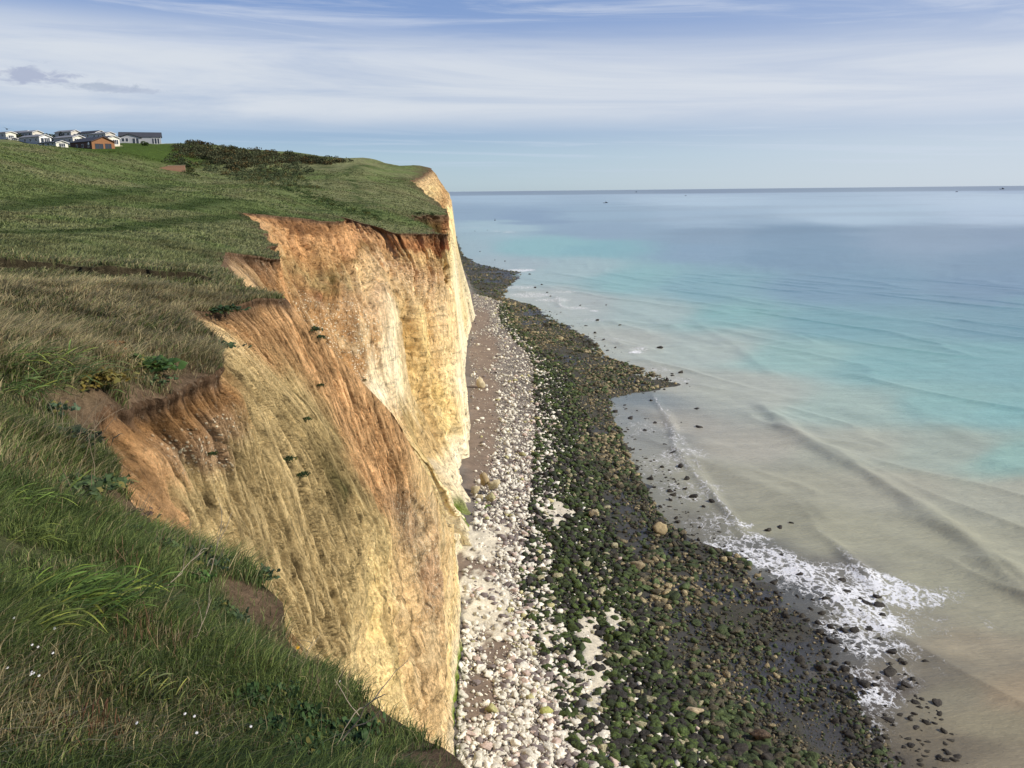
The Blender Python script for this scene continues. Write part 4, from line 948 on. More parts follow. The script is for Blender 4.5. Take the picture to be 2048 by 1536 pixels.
sea = mesh_q('sea', np.stack([WX, WY, WZ], -1).reshape(-1, 3), gridfaces(*WX.shape, flip=True), m_sea, col=np.c_[wc.reshape(-1, 3) * (WSCALE + .14 * (1 - sstep(100, 300, RD)).reshape(-1, 1)) * np.array([.99, 1.0, .86]), np.ones(WX.size)], smooth=True, extra={'foam': fo.ravel()})
tag(sea, kind='structure')

#PART2
# ------------------------------------------------------------------ grass
def blades(name, n_list, mat, seed=1):
    rg = np.random.default_rng(seed)
    Xs, Ys, Hs, Ws, Zs = [], [], [], [], []
    for r0, r1, dens, h0, h1, w, *aa in n_list:
        a0, a1 = aa or (-40, 6)
        n = int(.5 * (r1 * r1 - r0 * r0) * math.radians(a1 - a0) * dens)
        r = np.sqrt(rg.uniform(r0 * r0, r1 * r1, n)); a = np.radians(rg.uniform(a0, a1, n))
        x, y = r * np.sin(a), r * np.cos(a)
        k = inside(x, y); x, y = x[k], y[k]
        k = rg.uniform(0, 1, len(x)) > bare_f(x, y) * .93
        ed = np.abs(y - np.interp(x, bx, by) - .0); k &= ~((ed < .05) & (x > -40) & (x < -12))
        x, y = x[k], y[k]
        cl = fbm(x * 1.3, y * 1.3, o=3, seed=200)
        k = rg.uniform(0, 1, len(x)) < .55 + 1.2 * (cl + .25); x, y, cl = x[k], y[k], cl[k]
        Xs.append(x); Ys.append(y); Hs.append(rg.uniform(h0, h1, len(x)) * (1 + .7 * cl)); Ws.append(w * rg.uniform(.6, 1.4, len(x)))
    x, y, h, w_ = map(np.concatenate, (Xs, Ys, Hs, Ws)); n = len(x)
    z = ground(x, y)
    d = np.hypot(x, y)
    # colour by patch
    n1 = fbm(x * .3, y * .3, o=4, seed=100); n2 = fbm(x * 1.1, y * 1.1, o=3, seed=201); n3 = fbm(x * 2.6, y * 2.6, o=2, seed=202)
    qx_, qy_, _ = proj(x, y, z)
    drA = hit(230, 650); drB = hit(330, 560)
    dry = 1.0 * (1 - sstep(3.5, 8.5, np.hypot(x - drA[0], (y - drA[1]) * .55))) + .8 * (1 - sstep(3, 8, np.hypot(x - drB[0], (y - drB[1]) * .5)))
    for px, py, rr, am in [(150,1450,.55,.75),(60,1500,.4,.6),(330,1400,.5,.5),(260,1260,.4,.3),(450,850,.8,.5),(60,880,1.5,.35),(30,950,1,.4),(700,1330,.8,.5),(300,1480,.5,.5)]:
        c = hit(px, py); dry = np.maximum(dry, am * (1 - sstep(.3, 1.2, np.hypot(x - c[0], y - c[1]) / rr)))
    pal = np.array([[.105, .145, .038], [.055, .082, .023], [.175, .220, .058], [.15, .17, .060], [.33, .27, .14], [.19, .115, .055]])
    u = rg.uniform(0, 1, n)
    idx = np.zeros(n, int)
    t = dry * .50 + .10 * n1 + .10 * n2 - .03
    idx[u < .40] = 1; idx[(u > .40) & (u < .58 + .3 * n3)] = 2
    idx[(u > .88 - .25 * n2)] = 3
    v = rg.uniform(0, 1, n); idx[v < np.clip(t, .025, .6)] = 4; idx[v > 1 - np.clip(t * .3, .01, .2)] = 5
    c = pal[idx] * rg.uniform(.7, 1.3, (n, 1)) * (1 + .35 * n2[:, None] + .25 * n1[:, None])
    farm = sstep(22, 60, d)[:, None]
    base_t = turf_colour(x, y)
    c = c * (1 - .85 * farm) + base_t * (1.2 + .10 * rg.uniform(-1, 1, (n, 1))) * .85 * farm
    h = h * (1 + .25 * (idx == 4)) * (1 - .5 * (np.minimum(1, farm[:, 0] * (np.min([seg_dist(x, y, pl) / wd for pl, wd in PATHS], axis=0) < 1))))
    yaw = rg.uniform(0, 2 * np.pi, n)
    lx = .45 + .35 * vnoise(x * .8, y * .8, seed=210) + rg.normal(0, .45, n); ly = .15 + .5 * vnoise(x * .8, y * .8, seed=211) + rg.normal(0, .45, n)
    wx, wy = np.cos(yaw) * w_ * .5, np.sin(yaw) * w_ * .5
    V = np.empty((n, 5, 3), np.float32)
    V[:, 0] = np.stack([x - wx, y - wy, z - .02], -1); V[:, 1] = np.stack([x + wx, y + wy, z - .02], -1)
    mx_, my_, mz_ = x + lx * h * .38, y + ly * h * .38, z + h * .55
    V[:, 2] = np.stack([mx_ - wx * .75, my_ - wy * .75, mz_], -1); V[:, 3] = np.stack([mx_ + wx * .75, my_ + wy * .75, mz_], -1)
    V[:, 4] = np.stack([x + lx * h * 1.05, y + ly * h * 1.05, z + h * rg.uniform(.55, .95, n)], -1)
    T = np.array([[0, 1, 3], [0, 3, 2], [2, 3, 4]])
    Fc = (T[None] + (np.arange(n) * 5)[:, None, None]).reshape(-1, 3)
    sh = np.array([.65, .65, 1.0, 1.0, 1.4])  # dark base to light tip: sward shading painted into the blades
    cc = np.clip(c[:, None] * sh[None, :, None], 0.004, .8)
    print('blades', n)
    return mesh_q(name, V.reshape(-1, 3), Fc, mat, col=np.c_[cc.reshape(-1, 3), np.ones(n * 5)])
g = blades('grass', [(0, 1.6, 6500, .04, .13, .0045, -180, 180), (1.6, 4.5, 4500, .05, .15, .006, 6, 180), (1.6, 4.5, 4500, .05, .15, .006, -180, -40), (4.5, 12, 1400, .06, .2, .01, -75, -40), (12, 45, 140, .1, .26, .03, -62, -40), (1.6, 4.5, 13000, .04, .14, .0038), (4.5, 7, 8000, .05, .16, .005), (7, 12, 3600, .06, .20, .0075), (12, 20, 1500, .09, .26, .013), (20, 34, 620, .10, .28, .022),
                     (34, 60, 150, .10, .24, .045), (60, 130, 34, .10, .24, .10), (130, 260, 7, .12, .26, .22)], M_grass)
tag(g, 'rough mixed green and straw grass covering the clifftop', 'grass', kind='stuff')

# ------------------------------------------------------------------ single plants on the cliff edge
class MB:
    def __init__(s): s.v = []; s.f = []; s.c = []
    def strip(s, pts, wid, side, col, sh0=.6, sh1=1.1):
        n0 = len(s.v); n = len(pts)
        for i, p in enumerate(pts):
            t = i / (n - 1); k = sh0 + (sh1 - sh0) * t
            s.v += [p - side * wid[i], p + side * wid[i]]; s.c += [np.array(col) * k * 1.0, np.array(col) * k * .92]
        for i in range(n - 1):
            a = n0 + 2 * i; s.f.append((a, a + 1, a + 3, a + 2))
    def tube(s, pts, rad, col, k=5):
        n0 = len(s.v)
        for i, p in enumerate(pts):
            t = pts[min(i + 1, len(pts) - 1)] - pts[max(i - 1, 0)]; t = t / (np.linalg.norm(t) + 1e-9)
            a = np.cross(t, [0.3, .1, 1]); a /= np.linalg.norm(a) + 1e-9; b_ = np.cross(t, a)
            for j in range(k):
                q = 2 * math.pi * j / k; s.v.append(p + (a * math.cos(q) + b_ * math.sin(q)) * rad[i]); s.c.append(np.array(col))
        for i in range(len(pts) - 1):
            for j in range(k):
                s.f.append((n0 + i * k + j, n0 + i * k + (j + 1) % k, n0 + (i + 1) * k + (j + 1) % k, n0 + (i + 1) * k + j))
    def build(s, name, mat, parent=None, smooth=False):
        f = s.f; ls = np.cumsum([0] + [len(q) for q in f[:-1]]); 
        cc = np.clip(np.c_[np.array(s.c), np.ones(len(s.v))], 0, 1)
        return mesh_np(name, np.array(s.v), np.concatenate([np.array(q) for q in f]), ls, [len(q) for q in f], mat, parent=parent, col=cc, smooth=smooth)
def thing(name, loc, label, cat, group=None, rz=0):
    o = bpy.data.objects.new(name, None); COL.objects.link(o); o.location = loc; o.rotation_euler = (0, 0, rz); o.empty_display_size = .2
    return tag(o, label, cat, group)
def spot(px, py, lift=0.):
    p = hit(px, py); return np.array([p[0], p[1], ground(p[0], p[1])[0] + lift])
PR = np.random.default_rng(99)
def broad_leaf(px, py, radius, n, colr, label, group=None, name='broad_leaved_plant', yellow=.06, stems=3, loc=None, upright=.5):
    loc = spot(px, py) if loc is None else loc; radius = radius * (.6 if name == 'cliff_tuft' else .8)
    t = thing(name, loc, label, 'plant', group)
    m = MB()
    for i in range(int(n * 2.6)):
        a = PR.uniform(0, 6.283); L = radius * PR.uniform(.14, .38); up = PR.uniform(.15, 1.0) * upright
        off = np.array([PR.normal(0, .36), PR.normal(0, .36), 0]) * radius; off[2] = PR.uniform(0, .28) * radius * max(0, 1 - np.hypot(off[0], off[1]) / radius)
        dirv = np.array([math.cos(a), math.sin(a), 0]); side = np.array([-math.sin(a), math.cos(a), PR.normal(0, .35)]); side /= np.linalg.norm(side)
        c = np.array(colr) * PR.uniform(.6, 1.5)
        if PR.uniform() < yellow: c = np.array([.28, .25, .07])
        W = L * PR.uniform(.2, .32)
        pts, wid = [], []
        for k in range(6):
            s_ = k / 5; pts.append(off + dirv * L * s_ + np.array([0, 0, .02 + L * up * math.sin(s_ * 2.3) + PR.normal(0, .012)]))
            wid.append(W * (.12 + .95 * math.sin(min(1, s_ * .95 + .05) * math.pi) ** .8) * PR.uniform(.75, 1.15) * (0.1 if k == 5 else 1))
        # two halves folded along the midrib
        m.strip(pts, wid, side, c, .7, 1.15)
    m.build('leaves', M_leaf, t)
    if stems:
        q = MB()
        for i in range(stems):
            p = np.array([PR.normal(0, .3) * radius, PR.normal(0, .3) * radius, 0.]); d_ = np.array([PR.normal(.2, .35), PR.normal(.1, .3), 1.]); pts = [p]
            for k in range(5): p = p + d_ * radius * .22; d_ = d_ + PR.normal(0, .22, 3); pts.append(p)
            q.tube(pts, [.006 * radius * 2 * (1 - k * .14) for k in range(6)], (.32, .25, .16), 4)
        q.build('dry_stem', M_leaf, t)
    return t
def strap_clump(px, py, length, n, spread_, label, lean=(.75, .35), col=(.13, .22, .035), group='strap-leaved clumps lying in the grass'):
    n = int(n * 1.7); spread = spread_ * 1.25; length = length * .64; n = int(n * 1.2)
    t = thing('strap_leaved_clump', spot(px, py), label, 'plant', group)
    m = MB()
    for i in range(n):
        b0 = np.array([PR.normal(0, spread), PR.normal(0, spread * .7), 0.])
        a = math.atan2(lean[1], lean[0]) + PR.normal(0, .55); L = length * PR.uniform(.45, 1.1)
        dv_ = np.array([math.cos(a), math.sin(a), 0]); side = np.array([-math.sin(a), math.cos(a), PR.normal(0, .6)]); side /= np.linalg.norm(side)
        el_ = PR.uniform(.25, .95); droop = PR.uniform(.2, .75)
        c = np.array(col) * PR.uniform(.45, 1.35) + (np.array([.20, .17, .02]) * PR.uniform() if PR.uniform() < .25 else 0)
        pts = [b0 + dv_ * L * s_ + np.array([0, 0, .01 + L * (el_ * s_ - droop * s_ * s_)]) for s_ in np.linspace(0, 1, 6)]
        W = L * PR.uniform(.014, .026)
        m.strip(pts, [W * .7, W, W * 1.05, W, W * .75, W * .06], side, c, .5, 1.35)
    m.build('leaves', M_leaf, t)
    return t
strap_clump(115, 1240, .42, 190, .16, 'biggest bright green strap-leaved clump, leaves swept to one side', col=(.11, .18, .035))
strap_clump(70, 1200, .28, 70, .12, 'smaller strap-leaved clump uphill of the biggest one', (.8, .5))
strap_clump(10, 1290, .34, 110, .10, 'yellowest strap-leaved clump at the edge of the picture', (.95, .2), (.15, .19, .04))
strap_clump(40, 1110, .22, 60, .12, 'short yellow-tipped strap-leaved clump above the biggest one', (.9, .3), (.19, .24, .05))
strap_clump(190, 1180, .22, 60, .10, 'strap-leaved clump behind the biggest one, towards the cliff', (.7, .6))
strap_clump(8, 1030, .36, 60, .14, 'strap-leaved clump at the picture edge level with the dark cabbages', (.95, .2), (.17, .25, .05))
strap_clump(10, 720, .6, 110, .35, 'light green long-leaved tussock in the straw-coloured grass', (.95, .2), (.13, .20, .05))
strap_clump(60, 755, .6, 110, .4, 'pale green flattened tussock beside the autumn-coloured patch', (.95, .1), (.13, .19, .06))
strap_clump(10, 790, .5, 80, .3, 'lowest of the three pale tussocks at the picture edge', (.95, .1), (.13, .20, .05))
for px in (150, 250, 320): strap_clump(px, 1380 + (px % 7) * 6, .22, 30, .08, {150: 'thin upright grass clump among the white flowers', 250: 'loose arching grass clump below the big strap leaves', 320: 'fine dark grass clump in front of the dry stalks'}[px], (.2, .7), (.13, .16, .05), 'small arching grass clumps')
CAB = (.095, .14, .05); GC = 'broad-leaved plants along the cliff edge'
broad_leaf(160, 1000, .55, 60, CAB, 'leafy grey-green rosette above the orange clay corner', GC, stems=5)
broad_leaf(215, 990, .35, 26, CAB, 'small rosette between the grey-green rosette and the orange clay', GC)
broad_leaf(140, 905, .55, 60, (.05, .07, .035), 'dark twiggy bush on the brown soil shoulder', GC, stems=16, upright=.9)
broad_leaf(105, 835, .45, 34, (.10, .15, .08), 'pale leafy plant by the bare brown soil', GC)
broad_leaf(255, 1085, .28, 34, (.08, .12, .07), 'first grey leafy plant of the dark row on the edge', GC, stems=6)
broad_leaf(310, 1108, .30, 44, CAB, 'second plant of the dark leafy row on the edge', GC, stems=6)
broad_leaf(365, 1125, .30, 50, (.055, .09, .045), 'darkest plant in the leafy row on the edge', GC, stems=8)
broad_leaf(415, 1140, .28, 44, (.06, .095, .05), 'plant with bare pale twigs at the end of the leafy row', GC, stems=10)
broad_leaf(395, 1165, .2, 26, (.09, .17, .04), 'bright green plant tucked below the dark leafy row', GC)
broad_leaf(520, 1162, .26, 30, (.06, .10, .05), 'flat spreading plant hanging over the sandy gully', GC)
broad_leaf(435, 1232, .20, 30, CAB, 'grey-green plant beside the bare brown shelf', GC)
broad_leaf(470, 1250, .18, 26, (.06, .10, .05), 'darker plant at the lower corner of the bare shelf', GC)
broad_leaf(270, 1050, .3, 20, (.16, .10, .07), 'reddish twiggy plant on the lip of the orange clay', GC, stems=14)
broad_leaf(295, 745, .9, 80, (.07, .13, .03), 'bright green leafy patch on the far side of the bare soil', GC, stems=0)
broad_leaf(250, 735, .6, 40, (.08, .13, .03), 'yellow-spotted leafy patch in the straw grass', GC, yellow=.3, stems=0)
broad_leaf(190, 775, .7, 60, (.20, .15, .03), 'autumn orange and yellow leafy patch', GC, yellow=.4, stems=0)
broad_leaf(310, 770, .5, 26, (.10, .15, .06), 'sparse plant at the tip of the bright green patch', GC, stems=0)
broad_leaf(440, 705, .6, 44, (.06, .10, .04), 'dark leafy cushion on the sandy gully lip', GC)
broad_leaf(455, 628, .9, 44, (.05, .09, .03), 'green cushion over the dark hollow in the edge', GC, stems=0)
broad_leaf(210, 705, .6, 36, (.24, .12, .04), 'rust-red patch of low leaves in the straw grass', GC, stems=0)
for i, (px, py) in enumerate([(560, 1400), (600, 1430), (500, 1410), (640, 1460), (690, 1490), (540, 1460), (720, 1460), (600, 1495)]):
    broad_leaf(px, py, .16, 34, (.05, .095, .028), ['dark glossy low plant in the near grass by the soil lip', 'dark low plant second from the near soil lip', 'dark low plant furthest from the soil lip', 'leafy low plant near the bottom by the dry stalks', 'leafy low plant at the bottom beside the soil lip', 'low plant with small leaves deep in the near grass', 'low plant right on the near soil lip', 'lowest leafy plant at the foot of the picture'][i], 'dark low plants in the near grass', 'low_leafy_plant', yellow=.04, stems=2)
# dry stalks
def stalks(px, py, n, h, spread, colr, label):
    t = thing('dry_stalk_clump', spot(px, py), label, 'stalks', 'dry seed stalks standing in the grass')
    for i in range(n):
        p = np.array([PR.normal(0, spread), PR.normal(0, spread), -.02]); L = h * PR.uniform(.6, 1.2); d_ = np.array([PR.normal(.05, .22), PR.normal(0, .2), 1])
        pts = [p + d_ * L * s_ + np.array([.1 * L * s_ * s_, 0, 0]) for s_ in (0, .35, .7, .72, 1)]
        c = np.array(colr) * PR.uniform(.6, 1.4)
        m = MB(); m.tube(pts, [.0014, .0014, .0012, .0030, .0010], c, 4); m.build('stalk', M_leaf, t)
stalks(250, 1310, 26, .16, .12, (.28, .17, .09), 'rusty seed stalks right of the big strap-leaved clump')
stalks(330, 1290, 16, .16, .10, (.34, .26, .16), 'pale seed stalks in the middle of the near grass')
stalks(160, 1470, 30, .13, .09, (.20, .10, .06), 'dark red-brown stalk cluster at the bottom of the picture')
stalks(205, 1490, 20, .13, .06, (.24, .13, .07), 'red-brown stalks right of the darkest stalk cluster')
stalks(230, 1150, 18, .18, .14, (.28, .17, .10), 'short rusty stalks below the dark leafy row')
stalks(110, 1500, 18, .12, .06, (.32, .26, .12), 'straw-yellow stalks at the very bottom')
stalks(300, 700, 50, .4, 1.0, (.42, .34, .22), 'pale bent stalks in the straw-coloured grass')
stalks(640, 1420, 12, .2, .10, (.30, .22, .14), 'thin stalks by the near soil lip')
def twig(px, py, L, label, seed):
    r = np.random.default_rng(seed); m = MB()
    def br(p, d_, L, rad, dep_):
        pts = [p]
        for k in range(6): p = p + d_ * L / 6; d_ = d_ + r.normal(0, .16, 3); d_ /= np.linalg.norm(d_); pts.append(p)
        m.tube(pts, [rad * (1 - .1 * k) for k in range(7)], (.46, .38, .27), 4)
        if dep_:
            for k in (2, 3, 4, 5): br(pts[k], d_ * .5 + r.normal(0, .5, 3) + np.array([0, 0, .2]), L * .5, rad * .6, dep_ - 1)
    br(np.zeros(3), np.array([.35, .3, .8]), L, L * .012, 1)
    o = m.build('bare_twig', M_leaf); o.location = spot(px, py); tag(o, label, 'twig', 'bare pale twigs on the cliff edge')
twig(675, 1500, .42, 'long pale branching twig near the bottom soil lip', 3); twig(415, 1160, .5, 'pale forked twig reaching over the sandy gully', 4); twig(600, 1360, .28, 'single pale twig beside the yellow flower', 5)
twig(330, 1180, .4, 'thin twig standing in the dark leafy row', 6); twig(380, 1300, .3, 'curved straw-coloured twig in the near grass', 7)
# flowers
m_white = flat('petal_white', (.8, .78, .76), .6); m_yel = flat('petal_yellow', (.75, .42, .02), .6)
def flower(px, py, r, mat, label, group=None):
    bm = bmesh.new(); np_ = 9
    c = bm.verts.new((0, 0, .2 * r)); ring_ = []
    for i in range(np_ * 2):
        a = math.pi * i / np_; q = r * (1 if i % 2 else .55); ring_.append(bm.verts.new((q * math.cos(a), q * math.sin(a), .35 * r if i % 2 else 0)))
    for i in range(len(ring_)): bm.faces.new((c, ring_[i], ring_[(i + 1) % len(ring_)]))
    me = bpy.data.meshes.new('flower_head'); bm.to_mesh(me); bm.free(); me.materials.append(mat)
    p = spot(px, py, .10); o = bpy.data.objects.new('flower', me); COL.objects.link(o); o.location = p; o.rotation_euler = (.5, PR.normal(0, .2), 0)
    sb = MB(); sb.tube([np.array([0, 0, -.11]), np.array([.005, 0, 0])], [.002, .0015], (.1, .14, .04), 4); st_ = sb.build('stem', M_leaf, o)
    tag(o, label, 'flower', group)
FW = 'small white clover-like flowers dotted in the near grass'
for px, py in [(118,1318),(120,1332),(85,1352),(72,1340),(70,1388),(75,1395),(118,1390),(88,1418),(30,1430),(75,1432),(375,1472),(395,1490),(505,1490),(280,1495),(398,1510),(682,1395),(38,1300)]:
    flower(px, py, .007, m_white, 'tiny white flower head in the near grass', FW)
flower(598, 1330, .018, m_yel, 'single yellow flower on the near cliff edge')

# leafy tussocks growing on the cliff face itself
def cliff_pt(px, py):
    d2 = (FX - px) ** 2 + (FY - py) ** 2 + np.where(FD > 0, 0, 1e9)
    idx = np.where(d2 < 9)[0]
    if not len(idx): idx = [np.argmin(d2)]
    i = idx[np.argmin(FD[idx])]; return SF[i], FD[i]
SF = S.reshape(-1, 3); FX, FY, FD = proj(SF[:, 0], np.maximum(SF[:, 1], .5), SF[:, 2])
for i, (px, py, rr, lb) in enumerate([(640,771,.45,'small dark tuft alone on the orange slope'), (572,918,.45,'upper of two dark green tufts on the sandy slope'), (600,948,.5,'lower of two dark green tufts on the sandy slope'), (612,838,.4,'green tuft where the sandy slope meets the orange slope'),
      (726,760,.6,'dark bush on the skyline of the orange spur'), (628,662,.8,'long dark cushion high on the orange spur'), (640,675,.6,'dark cushion just below the long one on the spur'), (420,905,.2,'grey twiggy tuft near the stony brown soil')]):
    p, d_ = cliff_pt(px, py); broad_leaf(0, 0, rr, 46, (.045, .075, .025), lb, 'tufts growing on the cliff slopes', 'cliff_tuft', stems=0, loc=p - np.array([-.05, .0, .05]))

# ------------------------------------------------------------------ scrub
def clumps(name, centres, radii, colr, mat, per=110, seed=5, parent=None, fl=.7, leaf=.13):
    rg = np.random.default_rng(seed); Vs, Cs = [], []
    for (cx, cy, cz), r, c0 in zip(centres, radii, colr):
        n = int(per * PR.uniform(.7, 1.3)); u = rg.normal(size=(n, 3)); u /= np.linalg.norm(u, axis=1)[:, None]; rad_ = r * rg.uniform(.55, 1.05, n) ** .6
        lump_ = 1 + .25 * vnoise(u[:, 0] * 2 + cx, u[:, 1] * 2 + cy, u[:, 2] * 2, seed=7)
        c = u * (rad_ * lump_)[:, None] * np.array([1, 1, fl]) + np.array([cx, cy, cz]); s_ = r * leaf * rg.uniform(.6, 1.5, n)
        a = rg.normal(size=(n, 3)); a /= np.linalg.norm(a, axis=1)[:, None]; b_ = np.cross(a, rg.normal(size=(n, 3))); b_ /= np.linalg.norm(b_, axis=1)[:, None]
        q = np.stack([c - a * s_[:, None], c + b_ * s_[:, None] * .8, c + a * s_[:, None], c - b_ * s_[:, None] * .8], 1)
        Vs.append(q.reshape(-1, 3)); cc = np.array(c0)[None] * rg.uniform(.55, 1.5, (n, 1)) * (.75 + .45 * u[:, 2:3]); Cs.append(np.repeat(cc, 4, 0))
    V = np.concatenate(Vs); Cc = np.clip(np.concatenate(Cs), .004, 1)
    return mesh_q(name, V, np.arange(len(V)).reshape(-1, 4), mat, parent=parent, col=np.c_[Cc, np.ones(len(Cc))])
cen, rad_, cl_ = [], [], []
def inpoly(px, py, pl):
    r = False
    for (ax, ay), (bx_, by_) in zip(pl, pl[1:] + pl[:1]):
        if (ay > py) != (by_ > py) and px < (bx_ - ax) * (py - ay) / (by_ - ay) + ax: r = not r
    return r
REG = [([(345,288),(420,288),(520,301),(620,313),(700,322),(640,330),(560,325),(470,340),(400,318),(345,300)], 620, 1.2, (.062, .066, .032)),
       ([(350,300),(420,310),(480,335),(600,325),(640,345),(560,362),(480,362),(430,345),(330,325)], 340, .9, (.07, .085, .04)),
       ([(455,350),(530,335),(600,350),(640,380),(560,375),(480,368)], 240, .6, (.075, .10, .042)),
       ([(560,378),(640,385),(700,415),(800,445),(740,440),(640,412)], 160, .5, (.06, .09, .03)),
       ([(820,428),(870,430),(872,438),(825,440)], 26, .5, (.03, .045, .016)),  # scrub added in the headland notch to darken it into a hollow
       ([(340,325),(375,330),(395,350),(375,352)], 30, .8, (.04, .055, .02))]
for pl, n, r, c in REG:
    k = 0; xs_ = [p[0] for p in pl]; ys_ = [p[1] for p in pl]
    while k < n:
        px, py = PR.uniform(min(xs_), max(xs_)), PR.uniform(min(ys_), max(ys_))
        if not inpoly(px, py, pl): continue
        k += 1; h_ = hit(px, py + 1); rr = r * PR.uniform(.5, 1.5)
        if not inside(np.array([h_[0]]), np.array([h_[1]]))[0]: continue
        cen.append((h_[0], h_[1], ground(h_[0], h_[1])[0] + rr * .2)); rad_.append(rr); cl_.append(np.array(c) * PR.uniform(.6, 1.4) * (np.array([1.5, 1.0, .8]) if PR.uniform() < .2 else 1))
sc_ = clumps('scrub', cen, rad_, cl_, M_shrub, per=70, fl=.6)
tag(sc_, 'dark thorny scrub covering the brow of the hill', 'scrub', kind='stuff')
# bushes behind the caravans, one by one
hb = [(30,272,300,2.6),(62,271,330,2.4),(78,270,335,3.0),(98,272,330,2.2),(110,274,330,2.4),(130,276,330,2.4),(168,275,330,2.6),(178,272,330,2.6),(187,273,330,2.6),(232,276,300,2.0)]
BN = ['by the cream-gabled caravan at the picture edge', 'left of the tallest bush behind the caravans', 'the tallest rounded bush behind the caravans', 'right of the tallest bush behind the caravans', 'behind the narrow cypress', 'right of the narrow cypress', 'low bush behind the lodge chimney side', 'above the dark lodge roof', 'right of the bush above the lodge roof', 'between the white caravan and the grey bungalow']
for (px, py, d_, r), lb in zip(hb, BN):
    p = P(px, py, d_); t = thing('hedgerow_bush', (p[0], p[1], p[2] - 1), 'dark bush ' + lb, 'bush', 'dark bushes behind the caravan park')
    clumps('crown', [(0, 0, .6), (r * .8, .2, .3), (-r * .9, 0, .2)], [r, r * .7, r * .75], [(.03, .037, .018)] * 3, M_shrub, 160, parent=t)
    q = MB(); q.tube([np.array([0, 0, -1.5]), np.array([.1, 0, .6])], [.16, .09], (.08, .06, .04)); q.build('trunk', M_leaf, t)
p = P(123, 277, 300); t = thing('cypress_tree', (p[0], p[1], p[2] - 1.5), 'narrow dark cypress rising above the caravans', 'tree')
clumps('crown', [(0, 0, k * .8 + 1) for k in range(4)], [.9, .85, .75, .5], [(.012, .018, .01)] * 4, M_shrub, 160, parent=t, fl=1)
q = MB(); q.tube([np.array([0, 0, -1]), np.array([0, 0, 2.5])], [.15, .05], (.06, .045, .03)); q.build('trunk', M_leaf, t)
p = spot(288, 290); t = thing('garden_bush', (p[0], p[1], p[2]), 'round green bush on the lawn in front of the bungalow', 'bush'); clumps('crown', [(0, 0, .7), (.8, 0, .5)], [1.0, .8], [(.05, .08, .025)] * 2, M_shrub, 200, parent=t)
q = MB(); q.tube([np.array([0, 0, -.3]), np.array([0, 0, .6])], [.08, .05], (.06, .045, .03)); q.build('trunk', M_leaf, t)

# ------------------------------------------------------------------ caravans
def box(bm, x0, x1, y0, y1, z0, z1):
    v = [bm.verts.new(q) for q in [(x0,y0,z0),(x1,y0,z0),(x1,y1,z0),(x0,y1,z0),(x0,y0,z1),(x1,y0,z1),(x1,y1,z1),(x0,y1,z1)]]
    for f in [(0,3,2,1),(4,5,6,7),(0,1,5,4),(1,2,6,5),(2,3,7,6),(3,0,4,7)]: bm.faces.new([v[i] for i in f])
def bobj(name, fn, mat, parent):
    bm = bmesh.new(); fn(bm); bmesh.ops.recalc_face_normals(bm, faces=bm.faces)
    me = bpy.data.meshes.new(name); bm.to_mesh(me); bm.free(); me.materials.append(mat)
    o = bpy.data.objects.new(name, me); COL.objects.link(o); o.parent = parent; return o
def prism(bm, prof_, y0, y1):
    a = [bm.verts.new((x, y0, z)) for x, z in prof_]; b_ = [bm.verts.new((x, y1, z)) for x, z in prof_]
    bm.faces.new(a); bm.faces.new(b_[::-1])
    for i in range(len(a)): bm.faces.new((a[i], a[(i + 1) % len(a)], b_[(i + 1) % len(a)], b_[i]))
m_glass = flat('window_glass', (.03, .04, .055), .2, .5, .3, .6); m_wframe = flat('white_frame', (.75, .74, .72), .5); m_roofd = flat('dark_roof', (.055, .058, .066), .8, .2, .3, 1.5); m_roofg = flat('grey_roof', (.22, .22, .22), .8, .2, .2, 1.5)
m_timber = flat('orange_timber', (.27, .13, .06), .7, .2, .3, 4); m_tdark = flat('dark_and_shaded_timber', (.11, .065, .05), .8, .2, .3, 4); m_plinth = flat('plinth_brick', (.16, .13, .12), .9, .1, .3, 5)  # dark timber also paints the shade on the lodge's long side
def ext(name, colr): return flat(name, colr, .55, .3, .07, 1.2)
m_cream = ext('cream_cladding', (.72, .69, .58)); m_wht = ext('white_cladding', (.78, .78, .76)); m_gry = ext('grey_and_shaded_cladding', (.36, .37, .39)); m_beige = ext('beige_cladding', (.60, .56, .48))  # grey also paints the shade on the caravans' long sides
